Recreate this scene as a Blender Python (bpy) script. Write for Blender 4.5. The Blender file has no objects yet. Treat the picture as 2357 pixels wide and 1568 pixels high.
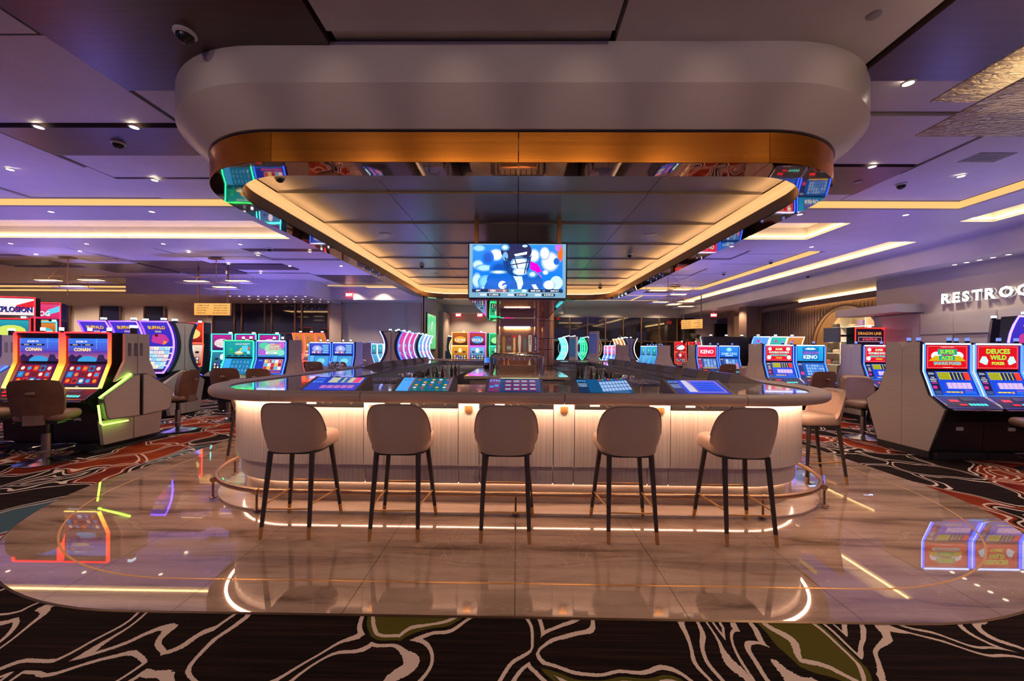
import bpy, math, random
from mathutils import Vector, Matrix
random.seed(11)
S = bpy.context.scene
COL = S.collection
PI = math.pi
sin, cos = math.sin, math.cos

# ------------------------------------------------------------------ camera
cam_d = bpy.data.cameras.new('camera')
cam_d.sensor_width = 36.0
cam_d.lens = 36.0 * 900.0 / 2357.0
cam_d.shift_y = 16.0 / 2357.0
cam_d.clip_start = 0.05
cam_d.clip_end = 200
cam = bpy.data.objects.new('camera', cam_d)
COL.objects.link(cam)
cam.matrix_world = Matrix.Translation((0, 0, 1.5)) @ Matrix.Rotation(0.0125, 4, 'Z') @ Matrix.Rotation(PI / 2, 4, 'X') @ Matrix.Rotation(0.008, 4, 'Z')
S.camera = cam
# ------------------------------------------------------------------ world (the hall goes on, dim and violet, behind the camera)
W = bpy.data.worlds.new('World')
S.world = W
W.use_nodes = True
W.node_tree.nodes['Background'].inputs[0].default_value = (0.22, 0.15, 0.40, 1)
W.node_tree.nodes['Background'].inputs[1].default_value = 0.65
# ------------------------------------------------------------------ exposure
S.view_settings.view_transform = 'Standard'
S.view_settings.look = 'None'
S.view_settings.exposure = 0.0
S.view_settings.gamma = 1.0
S.view_settings.use_curve_mapping = False
try:
    S.cycles.max_bounces = 5
    S.cycles.diffuse_bounces = 2
    S.cycles.glossy_bounces = 3
    S.cycles.transmission_bounces = 6
    S.cycles.transparent_max_bounces = 8
    S.cycles.sample_clamp_indirect = 4.0
    S.cycles.caustics_reflective = False
    S.cycles.caustics_refractive = False
    S.cycles.use_light_tree = True
    S.cycles.use_adaptive_sampling = True
    S.cycles.adaptive_threshold = 0.08
except Exception:
    pass
# warm spots for the recessed downlights, and for added fills that have no fixture
def spot(x, y, z, power, ang=1.9, col=(1.0, 0.72, 0.50), size=0.06, blend=0.7):
    d = bpy.data.lights.new('downlight_fill_lamp', 'SPOT')
    d.energy = power; d.color = col; d.spot_size = ang; d.spot_blend = blend; d.shadow_soft_size = size
    o = bpy.data.objects.new('downlight_fill_lamp', d)
    COL.objects.link(o); o.location = (x, y, z)
    return o
for x, y, p in [(-2.6, 0.6, 60), (0.0, 0.2, 60), (2.6, 0.6, 60), (-5.2, 1.8, 50), (5.2, 1.8, 50), (-1.2, -1.6, 50), (1.6, -1.6, 50),
                (-5.37, 4.29, 40), (-5.36, 5.71, 40), (-6.46, 6.82, 45), (-8.13, 7.44, 45), (3.53, 3.56, 40), (4.67, 5.2, 40), (6.14, 5.47, 45), (6.7, 6.83, 45),
                (4.88, 8.98, 50), (6.69, 8.98, 50), (-6.44, 9.0, 50), (-8.24, 9.0, 50), (-6.97, 11.8, 60), (-5.34, 11.77, 60), (-9.7, 13.0, 60), (5.0, 12.5, 60), (7.0, 14.0, 60), (3.2, 15.5, 60), (-1.5, 15.5, 60), (-3.2, 14.5, 60)]:
    spot(x, y, 3.80, p * (1.35 if y < 2.5 else 2.3), 2.3 if y < 2.5 else 1.9)

for x in (-21, -18.9, -16.5): spot(x, 15.9, 3.75, 330, 2.5)  # added wash to brighten the far left wall, no fixtures
for x in (-13, -11, -9): spot(x, 16.4, 3.3, 200, 2.4)
for x, y in ((-22, 12), (-18, 13.5), (-18, 8)): spot(x, y, 3.85, 260, 2.3)  # fill spots added over the dark far left hall
for x in (-6.8, -5.6): spot(x, 16.0, 3.85, 110, 2.2)  # added wash on the left rear wall
for x in (-3.2, -1.5, .4): spot(x, 22.0, 3.5, 150, 2.3)  # added to lift the rear wall
for x in (3, 5.5, 8): spot(x, 21.8, 3.8, 160, 2.4)  # added wash before the far windows
for x, y in ((9.9, 18), (10.2, 14.5), (10.0, 21)): spot(x, y, 3.38, 120, 2.3)  # added fill for the slat wall and columns
# added spots without fixtures, aimed to brighten the canopy front
for x in (-3.0, -2.0, -1.0, 0, 1.0, 2.0, 3.0):
    o = spot(x, .6, 3.88, 34, .75, (1, .70, .55), .05, .6)
    o.rotation_euler = (Vector((x, 3.2, 3.25)) - Vector((x, .6, 3.88))).to_track_quat('-Z', 'Y').to_euler()
# added upward spots tinting the ceiling blue-violet, standing in for machine glow
for x, y, p in [(-6.5, 5.9, 55), (-8.6, 5.6, 60), (-7.6, 8.3, 70), (-5.7, 8.9, 50), (-10.3, 7.6, 80), (-5.5, 12.2, 60), (-8.5, 11.2, 170), (-12.5, 10.5, 190), (-4.2, 14.5, 50), (-9, 2.0, 60),
                (6.6, 6.1, 55), (6.4, 9.5, 60), (8.2, 8.9, 60), (6.6, 13.2, 70), (4.3, 17.0, 70), (6.0, 17.2, 70), (-2.0, 17.2, 60), (8.8, 4.5, 60), (-3.5, -1.8, 110), (3.8, -1.8, 110), (-9.5, 13.2, 140), (-6.0, 13.8, 110), (5.5, 11.2, 80), (6.5, 16.5, 60)]:
    o = spot(x, y, 1.85, p * 1.25, 2.7, (.26, .22, 1.0), .25, 1.0)
    o.data.name = o.name = 'violet_uplight_fill'
    o.rotation_euler = (PI, 0, 0)

# ------------------------------------------------------------------ mesh helpers
class MB:
    def __init__(s):
        s.v = []; s.f = []; s.c = []; s.m = []; s.uv = None
    def add(s, vs, fs, col=None, mi=0):
        n = len(s.v); s.v += [tuple(p) for p in vs]
        for f in fs:
            s.f.append([i + n for i in f]); s.c.append(col); s.m.append(mi)
        return s
    def box(s, x0, x1, y0, y1, z0, z1, col=None, mi=0):
        return s.add([(x0, y0, z0), (x1, y0, z0), (x1, y1, z0), (x0, y1, z0), (x0, y0, z1), (x1, y0, z1), (x1, y1, z1), (x0, y1, z1)],
                     [(3, 2, 1, 0), (4, 5, 6, 7), (0, 1, 5, 4), (1, 2, 6, 5), (2, 3, 7, 6), (3, 0, 4, 7)], col, mi)
    def prism(s, poly, lo, hi, axis='x', col=None, mi=0):
        n = len(poly)
        def P(a, b, t):
            return {'x': (t, a, b), 'y': (a, t, b), 'z': (a, b, t)}[axis]
        return s.add([P(a, b, lo) for a, b in poly] + [P(a, b, hi) for a, b in poly],
                     [list(range(n))[::-1], list(range(n, 2 * n))] + [(i, (i + 1) % n, n + (i + 1) % n, n + i) for i in range(n)], col, mi)
    def cyl(s, p, q, r0, r1=None, n=10, cap=True, col=None, mi=0):
        r1 = r0 if r1 is None else r1
        p, q = Vector(p), Vector(q); d = (q - p).normalized()
        a = d.orthogonal().normalized(); b = d.cross(a)
        vs = [p + (a * cos(2 * PI * i / n) + b * sin(2 * PI * i / n)) * r0 for i in range(n)] + [q + (a * cos(2 * PI * i / n) + b * sin(2 * PI * i / n)) * r1 for i in range(n)]
        fs = [(i, (i + 1) % n, n + (i + 1) % n, n + i) for i in range(n)]
        if cap: fs += [list(range(n))[::-1], list(range(n, 2 * n))]
        return s.add(vs, fs, col, mi)
    def lathe(s, prof, n=16, c=(0, 0, 0), sx=1, sy=1, col=None, mi=0, caps=True):
        vs = []; k = len(prof)
        for r, z in prof:
            vs += [(c[0] + r * sx * cos(2 * PI * i / n), c[1] + r * sy * sin(2 * PI * i / n), c[2] + z) for i in range(n)]
        fs = [(j * n + i, j * n + (i + 1) % n, (j + 1) * n + (i + 1) % n, (j + 1) * n + i) for j in range(k - 1) for i in range(n)]
        if caps: fs += [list(range(n))[::-1], list(range((k - 1) * n, k * n))]
        return s.add(vs, fs, col, mi)
    def tube(s, pts, r, n=8, closed=False, col=None, cols=None, mi=0):
        pts = [Vector(p) for p in pts]; k = len(pts); vs = []
        ref = None
        for i in range(k):
            a = pts[i - 1] if (i > 0 or closed) else pts[i]
            b = pts[(i + 1) % k] if (i < k - 1 or closed) else pts[i]
            d = (b - a).normalized()
            if ref is None: ref = d.orthogonal().normalized()
            u = (ref - d * ref.dot(d)); u = u.normalized() if u.length > 1e-6 else d.orthogonal().normalized()
            ref = u; w = d.cross(u)
            vs += [pts[i] + (u * cos(2 * PI * j / n) + w * sin(2 * PI * j / n)) * r for j in range(n)]
        base = len(s.v); s.v += [tuple(v) for v in vs]
        for i in range(k if closed else k - 1):
            for j in range(n):
                i2 = (i + 1) % k
                s.f.append([base + i * n + j, base + i * n + (j + 1) % n, base + i2 * n + (j + 1) % n, base + i2 * n + j])
                if cols: s.c.append([cols[i], cols[i], cols[i2], cols[i2]])
                else: s.c.append(col)
                s.m.append(mi)
        if not closed:
            for i, rv in ((0, True), (k - 1, False)):
                f = [base + i * n + j for j in range(n)]
                s.f.append(f[::-1] if rv else f); s.c.append(cols[i] if cols else col); s.m.append(mi)
        return s
    def loft(s, rings, closed_u=True, closed_v=False, cap=True, col=None, mi=0):
        k = len(rings); n = len(rings[0]); base = len(s.v)
        for r in rings: s.v += [tuple(p) for p in r]
        fs = []
        for j in range(k if closed_v else k - 1):
            for i in range(n if closed_u else n - 1):
                a, b = base + j * n, base + ((j + 1) % k) * n
                fs.append([a + i, a + (i + 1) % n, b + (i + 1) % n, b + i])
        if cap and closed_u and not closed_v:
            fs += [[base + i for i in range(n)][::-1], [base + (k - 1) * n + i for i in range(n)]]
        for f in fs: s.f.append(f); s.c.append(col); s.m.append(mi)
        return s
    def cushion(s, cx, cy, z0, w, d, h, r=0.06, e=0.03, n=6, col=None, taper=0):
        def rr(hw, hd, rad):
            o = []
            for qx, qy, a0 in ((1, 1, 0), (-1, 1, PI / 2), (-1, -1, PI), (1, -1, 1.5 * PI)):
                for i in range(n):
                    a = a0 + PI / 2 * i / (n - 1)
                    o.append((qx * (hw - rad) + rad * cos(a), qy * (hd - rad) + rad * sin(a)))
            return o
        rings = []
        prof = [(-e, 0), (-e * .35, e * .3), (0, e), (-taper * .5, h / 2), (-taper, h - e), (-taper - e * .35, h - e * .3), (-taper - e, h)]
        for off, z in prof:
            rings.append([(cx + x, cy + y, z0 + z) for x, y in rr(w / 2 + off, d / 2 + off, max(.005, r + off))])
        return s.loft(rings, col=col)
    def mesh(s, name, mats, smooth=False, ang=0.7):
        me = bpy.data.meshes.new(name)
        me.from_pydata(s.v, [], s.f)
        for m in (mats if isinstance(mats, (list, tuple)) else [mats]): me.materials.append(m)
        if any(s.m): me.polygons.foreach_set('material_index', s.m)
        if any(c is not None for c in s.c):
            at = me.color_attributes.new('Col', 'FLOAT_COLOR', 'CORNER')
            data = []
            for f, c in zip(s.f, s.c):
                if c is None: c = (0, 0, 0)
                if isinstance(c[0], (list, tuple)):
                    for q in c: data += [q[0], q[1], q[2], 1]
                else:
                    data += [c[0], c[1], c[2], 1] * len(f)
            at.data.foreach_set('color', data)
        if s.uv:
            ul = me.uv_layers.new(name='UVMap')
            d = []
            for f in s.f:
                for i in f: d += list(s.uv[i])
            ul.data.foreach_set('uv', d)
        if smooth:
            me.polygons.foreach_set('use_smooth', [True] * len(s.f))
            me.set_sharp_from_angle(angle=ang)
        me.update()
        return me
    def build(s, name, mats, parent=None, smooth=False, ang=0.7, loc=None, rz=None):
        return put(name, s.mesh(name, mats, smooth, ang), parent, loc, rz)

def put(name, me, parent=None, loc=None, rz=None):
    o = bpy.data.objects.new(name, me); COL.objects.link(o)
    if parent: o.parent = parent
    if loc: o.location = loc
    if rz is not None: o.rotation_euler = (0, 0, rz)
    return o
def root(name, label, cat, loc=(0, 0, 0), rz=0, group=None):
    o = bpy.data.objects.new(name, None); COL.objects.link(o)
    o.empty_display_size = 0.1
    o.location = loc; o.rotation_euler = (0, 0, rz)
    return tag(o, label, cat, group)
def tag(o, label=None, cat=None, group=None, kind=None):
    if label: o['label'] = label
    if cat: o['category'] = cat
    if group: o['group'] = group
    if kind: o['kind'] = kind
    return o
def struct(o, label=None):
    o['kind'] = 'structure'
    if label: o['label'] = label
    return o
def copy_tree(o, parent=None):
    c = o.copy(); COL.objects.link(c); c.parent = parent
    for ch in list(o.children): copy_tree(ch, c)
    return c
def place(proto, used, loc, rz, label, group=None, cat=None):
    o = proto if not used else copy_tree(proto)
    o.location = loc; o.rotation_euler = (0, 0, rz)
    return tag(o, label, cat, group)
def MBb(*a, **k): return MB().box(*a, **k)
# ------------------------------------------------------------------ materials
def new_mat(name):
    m = bpy.data.materials.new(name); m.use_nodes = True
    nt = m.node_tree; b = nt.nodes['Principled BSDF']
    return m, nt, b
def N(nt, typ, **k):
    n = nt.nodes.new(typ)
    for a, v in k.items():
        if a.startswith('i_'):
            key = a[2:]
            n.inputs[int(key) if key.isdigit() else key].default_value = v
        else: setattr(n, a, v)
    return n
def L(nt, a, b): nt.links.new(a, b)
def math_n(nt, op, a, b=None, c=None, clamp=False):
    n = nt.nodes.new('ShaderNodeMath'); n.operation = op; n.use_clamp = clamp
    for i, v in enumerate((a, b, c)):
        if v is None: continue
        if isinstance(v, (int, float)): n.inputs[i].default_value = v
        else: nt.links.new(v, n.inputs[i])
    return n.outputs[0]
def mixc(nt, f, a, b):
    n = nt.nodes.new('ShaderNodeMix'); n.data_type = 'RGBA'
    for i, v in ((0, f), (6, a), (7, b)):
        if isinstance(v, (int, float)): n.inputs[i].default_value = v
        elif isinstance(v, tuple): n.inputs[i].default_value = (*v[:3], 1)
        else: nt.links.new(v, n.inputs[i])
    return n.outputs[2]
def pm(name, col, rough=.5, metal=0., var=0., vs=(4, 4, 4), detail=4., bump=0., bs=60., world=False, spec=.5, rvar=0., coat=0.):
    m, nt, b = new_mat(name)
    b.inputs['Base Color'].default_value = (*col, 1)
    b.inputs['Roughness'].default_value = rough
    b.inputs['Metallic'].default_value = metal
    b.inputs['Specular IOR Level'].default_value = spec
    b.inputs['Coat Weight'].default_value = coat
    src = (N(nt, 'ShaderNodeNewGeometry').outputs['Position'] if world else N(nt, 'ShaderNodeTexCoord').outputs['Object'])
    if var or rvar:
        mp = N(nt, 'ShaderNodeMapping'); mp.inputs['Scale'].default_value = vs
        L(nt, src, mp.inputs['Vector'])
        nz = N(nt, 'ShaderNodeTexNoise'); nz.inputs['Scale'].default_value = 1; nz.inputs['Detail'].default_value = detail
        L(nt, mp.outputs[0], nz.inputs['Vector'])
        if var:
            L(nt, mixc(nt, nz.outputs['Fac'], tuple(c * (1 - var) for c in col), tuple(min(1, c * (1 + var)) for c in col)), b.inputs['Base Color'])
        if rvar:
            L(nt, math_n(nt, 'MULTIPLY_ADD', nz.outputs['Fac'], rvar, rough - rvar / 2), b.inputs['Roughness'])
    if bump:
        nz = N(nt, 'ShaderNodeTexNoise'); nz.inputs['Scale'].default_value = bs; nz.inputs['Detail'].default_value = 3
        L(nt, src, nz.inputs['Vector'])
        bp = N(nt, 'ShaderNodeBump'); bp.inputs['Strength'].default_value = bump; bp.inputs['Distance'].default_value = .01
        L(nt, nz.outputs['Fac'], bp.inputs['Height']); L(nt, bp.outputs[0], b.inputs['Normal'])
    return m
def emit(name, strength, col=None, sample=True, rough=.2):
    """light-giving surface; colour from the mesh's own Col attribute unless given"""
    m, nt, b = new_mat(name)
    b.inputs['Base Color'].default_value = (0.01, 0.01, 0.012, 1)
    b.inputs['Roughness'].default_value = rough
    if col: b.inputs['Emission Color'].default_value = (*col, 1)
    else:
        a = N(nt, 'ShaderNodeAttribute', attribute_name='Col')
        L(nt, a.outputs['Color'], b.inputs['Emission Color'])
    b.inputs['Emission Strength'].default_value = strength
    m.cycles.emission_sampling = 'AUTO' if sample else 'NONE'
    return m
def carpet_mat():
    m, nt, b = new_mat('carpet')
    pos = N(nt, 'ShaderNodeNewGeometry').outputs['Position']
    def noise(vec, scale, det=3, dim='3D'):
        n = N(nt, 'ShaderNodeTexNoise'); n.inputs['Scale'].default_value = scale; n.inputs['Detail'].default_value = det
        L(nt, vec, n.inputs['Vector']); return n
    mp = N(nt, 'ShaderNodeMapping'); mp.inputs['Rotation'].default_value = (0, 0, .5); mp.inputs['Scale'].default_value = (1.25, .95, 1)
    L(nt, pos, mp.inputs['Vector'])
    nz = noise(mp.outputs[0], 2.3, .6)
    sub = N(nt, 'ShaderNodeVectorMath', operation='SUBTRACT'); L(nt, nz.outputs['Color'], sub.inputs[0]); sub.inputs[1].default_value = (.5, .5, .5)
    scl = N(nt, 'ShaderNodeVectorMath', operation='SCALE'); L(nt, sub.outputs[0], scl.inputs[0]); scl.inputs['Scale'].default_value = .60
    add = N(nt, 'ShaderNodeVectorMath', operation='ADD'); L(nt, mp.outputs[0], add.inputs[0]); L(nt, scl.outputs[0], add.inputs[1])
    fl = N(nt, 'ShaderNodeVectorMath', operation='MULTIPLY'); L(nt, add.outputs[0], fl.inputs[0]); fl.inputs[1].default_value = (1, 1, 0)
    def vor(feature):
        v = N(nt, 'ShaderNodeTexVoronoi', feature=feature); v.voronoi_dimensions = '2D'; v.inputs['Scale'].default_value = 1.55
        L(nt, fl.outputs[0], v.inputs['Vector']); return v
    ve = vor('DISTANCE_TO_EDGE'); vc = vor('F1')
    jag = noise(pos, 90, 1)
    d = math_n(nt, 'ADD', ve.outputs['Distance'], math_n(nt, 'MULTIPLY', math_n(nt, 'SUBTRACT', jag.outputs['Fac'], .5), .014))
    def band(lo, hi):
        return math_n(nt, 'MULTIPLY', math_n(nt, 'GREATER_THAN', d, lo), math_n(nt, 'LESS_THAN', d, hi))
    rnd = N(nt, 'ShaderNodeSeparateColor'); L(nt, vc.outputs['Color'], rnd.inputs[0])
    l1 = band(.044, .086)
    l2 = math_n(nt, 'MULTIPLY', band(.19, .225), math_n(nt, 'GREATER_THAN', rnd.outputs[1], .72))
    l3 = math_n(nt, 'MULTIPLY', band(.30, .34), math_n(nt, 'GREATER_THAN', rnd.outputs[1], .86))
    line = math_n(nt, 'MAXIMUM', math_n(nt, 'MAXIMUM', l1, l2), l3)
    # woven ground: near black with brown rows
    mp2 = N(nt, 'ShaderNodeMapping'); mp2.inputs['Scale'].default_value = (1.2, 55, 1); L(nt, pos, mp2.inputs['Vector'])
    st = noise(mp2.outputs[0], 1, 2)
    r1 = N(nt, 'ShaderNodeValToRGB'); r1.color_ramp.elements[0].position = .45; r1.color_ramp.elements[1].position = .75
    r1.color_ramp.elements[0].color = (.008, .005, .005, 1); r1.color_ramp.elements[1].color = (.030, .014, .010, 1)
    L(nt, st.outputs['Fac'], r1.inputs[0])
    # coloured leaves
    r2 = N(nt, 'ShaderNodeValToRGB'); r2.color_ramp.elements[0].position = .3; r2.color_ramp.elements[1].position = .8
    r2.color_ramp.elements[0].color = (.10, .004, .006, 1); r2.color_ramp.elements[1].color = (.36, .06, .008, 1)
    big = noise(pos, 2.2, 2); L(nt, big.outputs['Fac'], r2.inputs[0])
    sx = N(nt, 'ShaderNodeSeparateXYZ'); L(nt, pos, sx.inputs[0])
    ax = math_n(nt, 'ABSOLUTE', sx.outputs[0])
    side = math_n(nt, 'GREATER_THAN', ax, 3.4)
    red = math_n(nt, 'MULTIPLY', side, math_n(nt, 'GREATER_THAN', rnd.outputs[0], .52))
    olive = math_n(nt, 'MULTIPLY', math_n(nt, 'SUBTRACT', 1, side), math_n(nt, 'GREATER_THAN', rnd.outputs[0], .80))
    blue = math_n(nt, 'GREATER_THAN', rnd.outputs[2], .985)
    c = mixc(nt, red, r1.outputs[0], r2.outputs[0])
    c = mixc(nt, olive, c, (.085, .075, .012)); c = mixc(nt, blue, c, (.05, .10, .13))
    c = mixc(nt, line, c, (.64, .51, .45))
    L(nt, c, b.inputs['Base Color']); b.inputs['Roughness'].default_value = .95; b.inputs['Specular IOR Level'].default_value = .1
    bp = N(nt, 'ShaderNodeBump'); bp.inputs['Strength'].default_value = .35; bp.inputs['Distance'].default_value = .004
    pile = noise(pos, 240, 2); L(nt, math_n(nt, 'MULTIPLY_ADD', line, .6, pile.outputs['Fac']), bp.inputs['Height']); L(nt, bp.outputs[0], b.inputs['Normal'])
    return m
def marble_mat(name, c0, c1, c2, rough=.06, rot=.55):
    m, nt, b = new_mat(name)
    pos = N(nt, 'ShaderNodeNewGeometry').outputs['Position']
    s = N(nt, 'ShaderNodeSeparateXYZ'); L(nt, pos, s.inputs[0])
    cb = N(nt, 'ShaderNodeCombineXYZ'); L(nt, math_n(nt, 'ABSOLUTE', s.outputs[0]), cb.inputs[0]); L(nt, s.outputs[1], cb.inputs[1]); L(nt, s.outputs[2], cb.inputs[2])
    mp = N(nt, 'ShaderNodeMapping'); mp.inputs['Rotation'].default_value = (0, 0, rot); mp.inputs['Scale'].default_value = (.7, 5.0, 3.0)
    L(nt, cb.outputs[0], mp.inputs['Vector'])
    n1 = N(nt, 'ShaderNodeTexNoise'); n1.inputs['Scale'].default_value = 1.1; n1.inputs['Detail'].default_value = 7; n1.inputs['Roughness'].default_value = .62; n1.inputs['Distortion'].default_value = .5
    L(nt, mp.outputs[0], n1.inputs['Vector'])
    r = N(nt, 'ShaderNodeValToRGB'); e = r.color_ramp.elements
    e[0].position = .34; e[0].color = (*c2, 1); e[1].position = .62; e[1].color = (*c0, 1)
    k = e.new(.47); k.color = (*c1, 1)
    L(nt, n1.outputs['Fac'], r.inputs[0])
    n2 = N(nt, 'ShaderNodeTexNoise'); n2.inputs['Scale'].default_value = 1.6; n2.inputs['Detail'].default_value = 5; n2.inputs['Distortion'].default_value = 1.2
    L(nt, cb.outputs[0], n2.inputs['Vector'])
    v = math_n(nt, 'ABSOLUTE', math_n(nt, 'SUBTRACT', n2.outputs['Fac'], .5))
    v = math_n(nt, 'MULTIPLY', math_n(nt, 'LESS_THAN', v, .0022), .16)
    L(nt, mixc(nt, v, r.outputs[0], (.80, .72, .66)), b.inputs['Base Color'])
    b.inputs['Roughness'].default_value = rough; b.inputs['Specular IOR Level'].default_value = .65
    b.inputs['Coat Weight'].default_value = .2; b.inputs['Coat Roughness'].default_value = .01
    return m
def reed_mat():
    m, nt, b = new_mat('reeded_panel')
    uv = N(nt, 'ShaderNodeUVMap').outputs[0]
    mp = N(nt, 'ShaderNodeMapping'); mp.inputs['Scale'].default_value = (260, .8, 1); L(nt, uv, mp.inputs['Vector'])
    n1 = N(nt, 'ShaderNodeTexNoise'); n1.inputs['Scale'].default_value = 1; n1.inputs['Detail'].default_value = 2; L(nt, mp.outputs[0], n1.inputs['Vector'])
    r = N(nt, 'ShaderNodeValToRGB'); e = r.color_ramp.elements
    e[0].position = .35; e[0].color = (.60, .50, .43, 1); e[1].position = .6; e[1].color = (.80, .73, .66, 1)
    L(nt, n1.outputs['Fac'], r.inputs[0]); L(nt, r.outputs[0], b.inputs['Base Color'])
    b.inputs['Roughness'].default_value = .32; b.inputs['Coat Weight'].default_value = .3; b.inputs['Coat Roughness'].default_value = .08
    bp = N(nt, 'ShaderNodeBump'); bp.inputs['Strength'].default_value = .25; bp.inputs['Distance'].default_value = .002
    L(nt, n1.outputs['Fac'], bp.inputs['Height']); L(nt, bp.outputs[0], b.inputs['Normal'])
    return m
M = dict(
    carpet=carpet_mat(),
    marble=marble_mat('marble_floor', (.45, .325, .255), (.35, .24, .185), (.17, .11, .082), .025),
    marble2=marble_mat('marble_base', (.52, .41, .34), (.41, .31, .26), (.27, .19, .15), .12, 1.2),
    reed=reed_mat(),
    stone=pm('counter_stone', (.46, .37, .32), .07, 0, .25, (3, 3, 3), 5, coat=.4),
    armrest=pm('taupe_leather', (.48, .37, .305), .42, 0, .06, (6, 6, 6), 3, .08, 260),
    leather=pm('cream_leather', (.47, .335, .26), .40, 0, .05, (6, 6, 6), 3, .08, 260),
    pipe=pm('leather_piping', (.30, .22, .18), .5),
    legwood=pm('dark_leg_wood', (.045, .032, .028), .4, 0, .35, (60, 60, 3)),
    brass=pm('brushed_brass', (.66, .38, .13), .45, .9),
    rail=pm('bronze_rail', (.52, .33, .19), .36, 1),
    darkbronze=pm('dark_bronze', (.22, .14, .09), .35, 1),
    copper=pm('copper_band', (.82, .30, .03), .26, .80, .08, (.4, .4, 26), 4, rvar=.12, world=True),
    mirror=pm('polished_bronze', (.52, .33, .25), .03, 1, .04, (1.5, 1.5, 1.5), 2, .06, 2.2),
    bronzew=pm('satin_bronze', (.40, .24, .13), .30, 1, .05, (3, 3, 20)),
    fascia=pm('fascia_paint', (.62, .57, .54), .28, 0, .03, (1, 1, 1)),
    plaster=pm('ceiling_plaster', (.62, .59, .60), .42, 0, .10, (2.5, 2.5, 2.5), 6, .04, 25, world=True),
    plaster2=pm('wall_plaster', (.62, .57, .53), .6, 0, .05, (1, 1, 1)),
    inner=pm('canopy_ceiling_paint', (.30, .28, .28), .30, 0, .04, (1, 1, 1)),
    gap=pm('shadow_gap', (.03, .025, .03), .8),
    ceilwood=pm('dark_ceiling_wood', (.085, .055, .055), .30, 0, .35, (1.2, 45, 8), 4, world=True),
    wood=pm('brown_slat_wood', (.26, .17, .125), .5, 0, .2, (20, 20, 1.2), world=True),
    lightwood=pm('pale_laminate', (.52, .455, .40), .42, 0, .12, (3, 3, 60), 3),
    lightwood2=pm('pale_laminate_accent', (.66, .58, .48), .42, 0, .08, (3, 3, 60), 3),
    edge=pm('grey_edge_trim', (.10, .10, .105), .4, .3),
    travertine=pm('travertine', (.56, .45, .38), .45, 0, .18, (1.2, 1.2, 14), 5, world=True),
    wallpaper=pm('panelled_wall', (.58, .51, .46), .55, 0, .06, (.6, .6, 24), 3, world=True),
    stonewall=pm('pale_stone_wall', (.60, .54, .49), .4, 0, .10, (1.5, 1.5, 10), 5, world=True),
    black=pm('black_plastic', (.012, .012, .014), .28),
    blackm=pm('black_matte', (.018, .018, .02), .6),
    navy=pm('dark_blue_plastic', (.02, .022, .04), .3),
    chrome=pm('chrome', (.75, .74, .74), .10, 1),
    steel=pm('brushed_steel', (.55, .54, .53), .30, 1, .05, (4, 4, 60)),
    grey=pm('grey_metal', (.22, .22, .23), .4, .5),
    housing=pm('console_housing', (.27, .225, .20), .42),
    chairlea=pm('brown_chair_leather', (.27, .175, .12), .42, 0, .06, (8, 8, 8), 3, .06, 220),
    velvet=pm('brown_chair_velvet', (.17, .085, .05), .8, 0, .3, (9, 9, 9), 3),
    white=pm('white_plastic', (.7, .7, .7), .4),
    red=pm('red_plastic', (.6, .02, .03), .3),
    glass=None, pane=None,
    stone_t=pm('back_bar_stone', (.42, .33, .27), .10, 0, .2, (3, 3, 3), 5, coat=.3),
    steel_t=pm('tower_steel', (.62, .56, .52), .16, 1, .05, (4, 4, 40)),
    copper_t=pm('warm_bronze', (.66, .40, .22), .25, 1, .06, (12, 12, 1)),
    chrome_b=pm('chair_base_metal', (.55, .55, .56), .22, 1), grey_b=pm('chair_post_metal', (.30, .26, .24), .35, .8),
    bottle_g=pm('green_bottle', (.03, .08, .04), .08), bottle_b=pm('brown_bottle', (.12, .05, .02), .08), bottle_c=pm('pale_bottle', (.45, .45, .45), .08),
    lens2=emit('plate_lamp', 3.0, (1.0, .66, .30)),
    screen=emit('screen', 1.15),
    screen_d=emit('screen_print', 1.15, sample=False),
    tv=emit('television_screen', 1.5),
    tv_d=emit('television_print', 1.5, sample=False),
    under=emit('under_bar_fill', 9.0, (1.0, .78, .58)),  # for the fill strip added inside the bar
    led=emit('led_tube', 6.0),
    led_d=emit('led_tube_small', 4.0, sample=False),
    led_c=emit('candle_lamp', 3.0, sample=False),
    led_s=emit('lit_button', 1.2, sample=False),
    warm=emit('warm_led_strip', 62.0, (1.0, .56, .36)),
    cove=emit('cove_led', 1.0, (1.0, .60, .20)),
    cove_in=emit('canopy_cove_led', 17.0, (1.0, .52, .20)),
    warm2=emit('toe_led_strip', 26.0, (1.0, .60, .38)),
    niche=emit('niche_lamp', 40.0, (1.0, .66, .34)),
    covebright=emit('cove_led_bright', 20.0, (1.0, .62, .24)),
    lens=emit('downlight_lens', 9.0, (1.0, .80, .58)),
    goldlight=emit('backlit_sign_face', 1.0, (1.0, .60, .25)),
    exitred=emit('exit_sign_face', 2.4, (1.0, .03, .04)),
    letterw=emit('lit_letter_face', 5.0, (1.0, .93, .85)),
)
def glass_mat(name, col=(1, 1, 1), rough=0.0):
    m, nt, b = new_mat(name)
    b.inputs['Base Color'].default_value = (*col, 1); b.inputs['Transmission Weight'].default_value = 1
    b.inputs['Roughness'].default_value = rough; b.inputs['IOR'].default_value = 1.45
    return m
M['glass'] = glass_mat('clear_glass')
M['pane'] = pm('night_window_glass', (.012, .012, .014), .03, 0, spec=.9, coat=.6)
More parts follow.
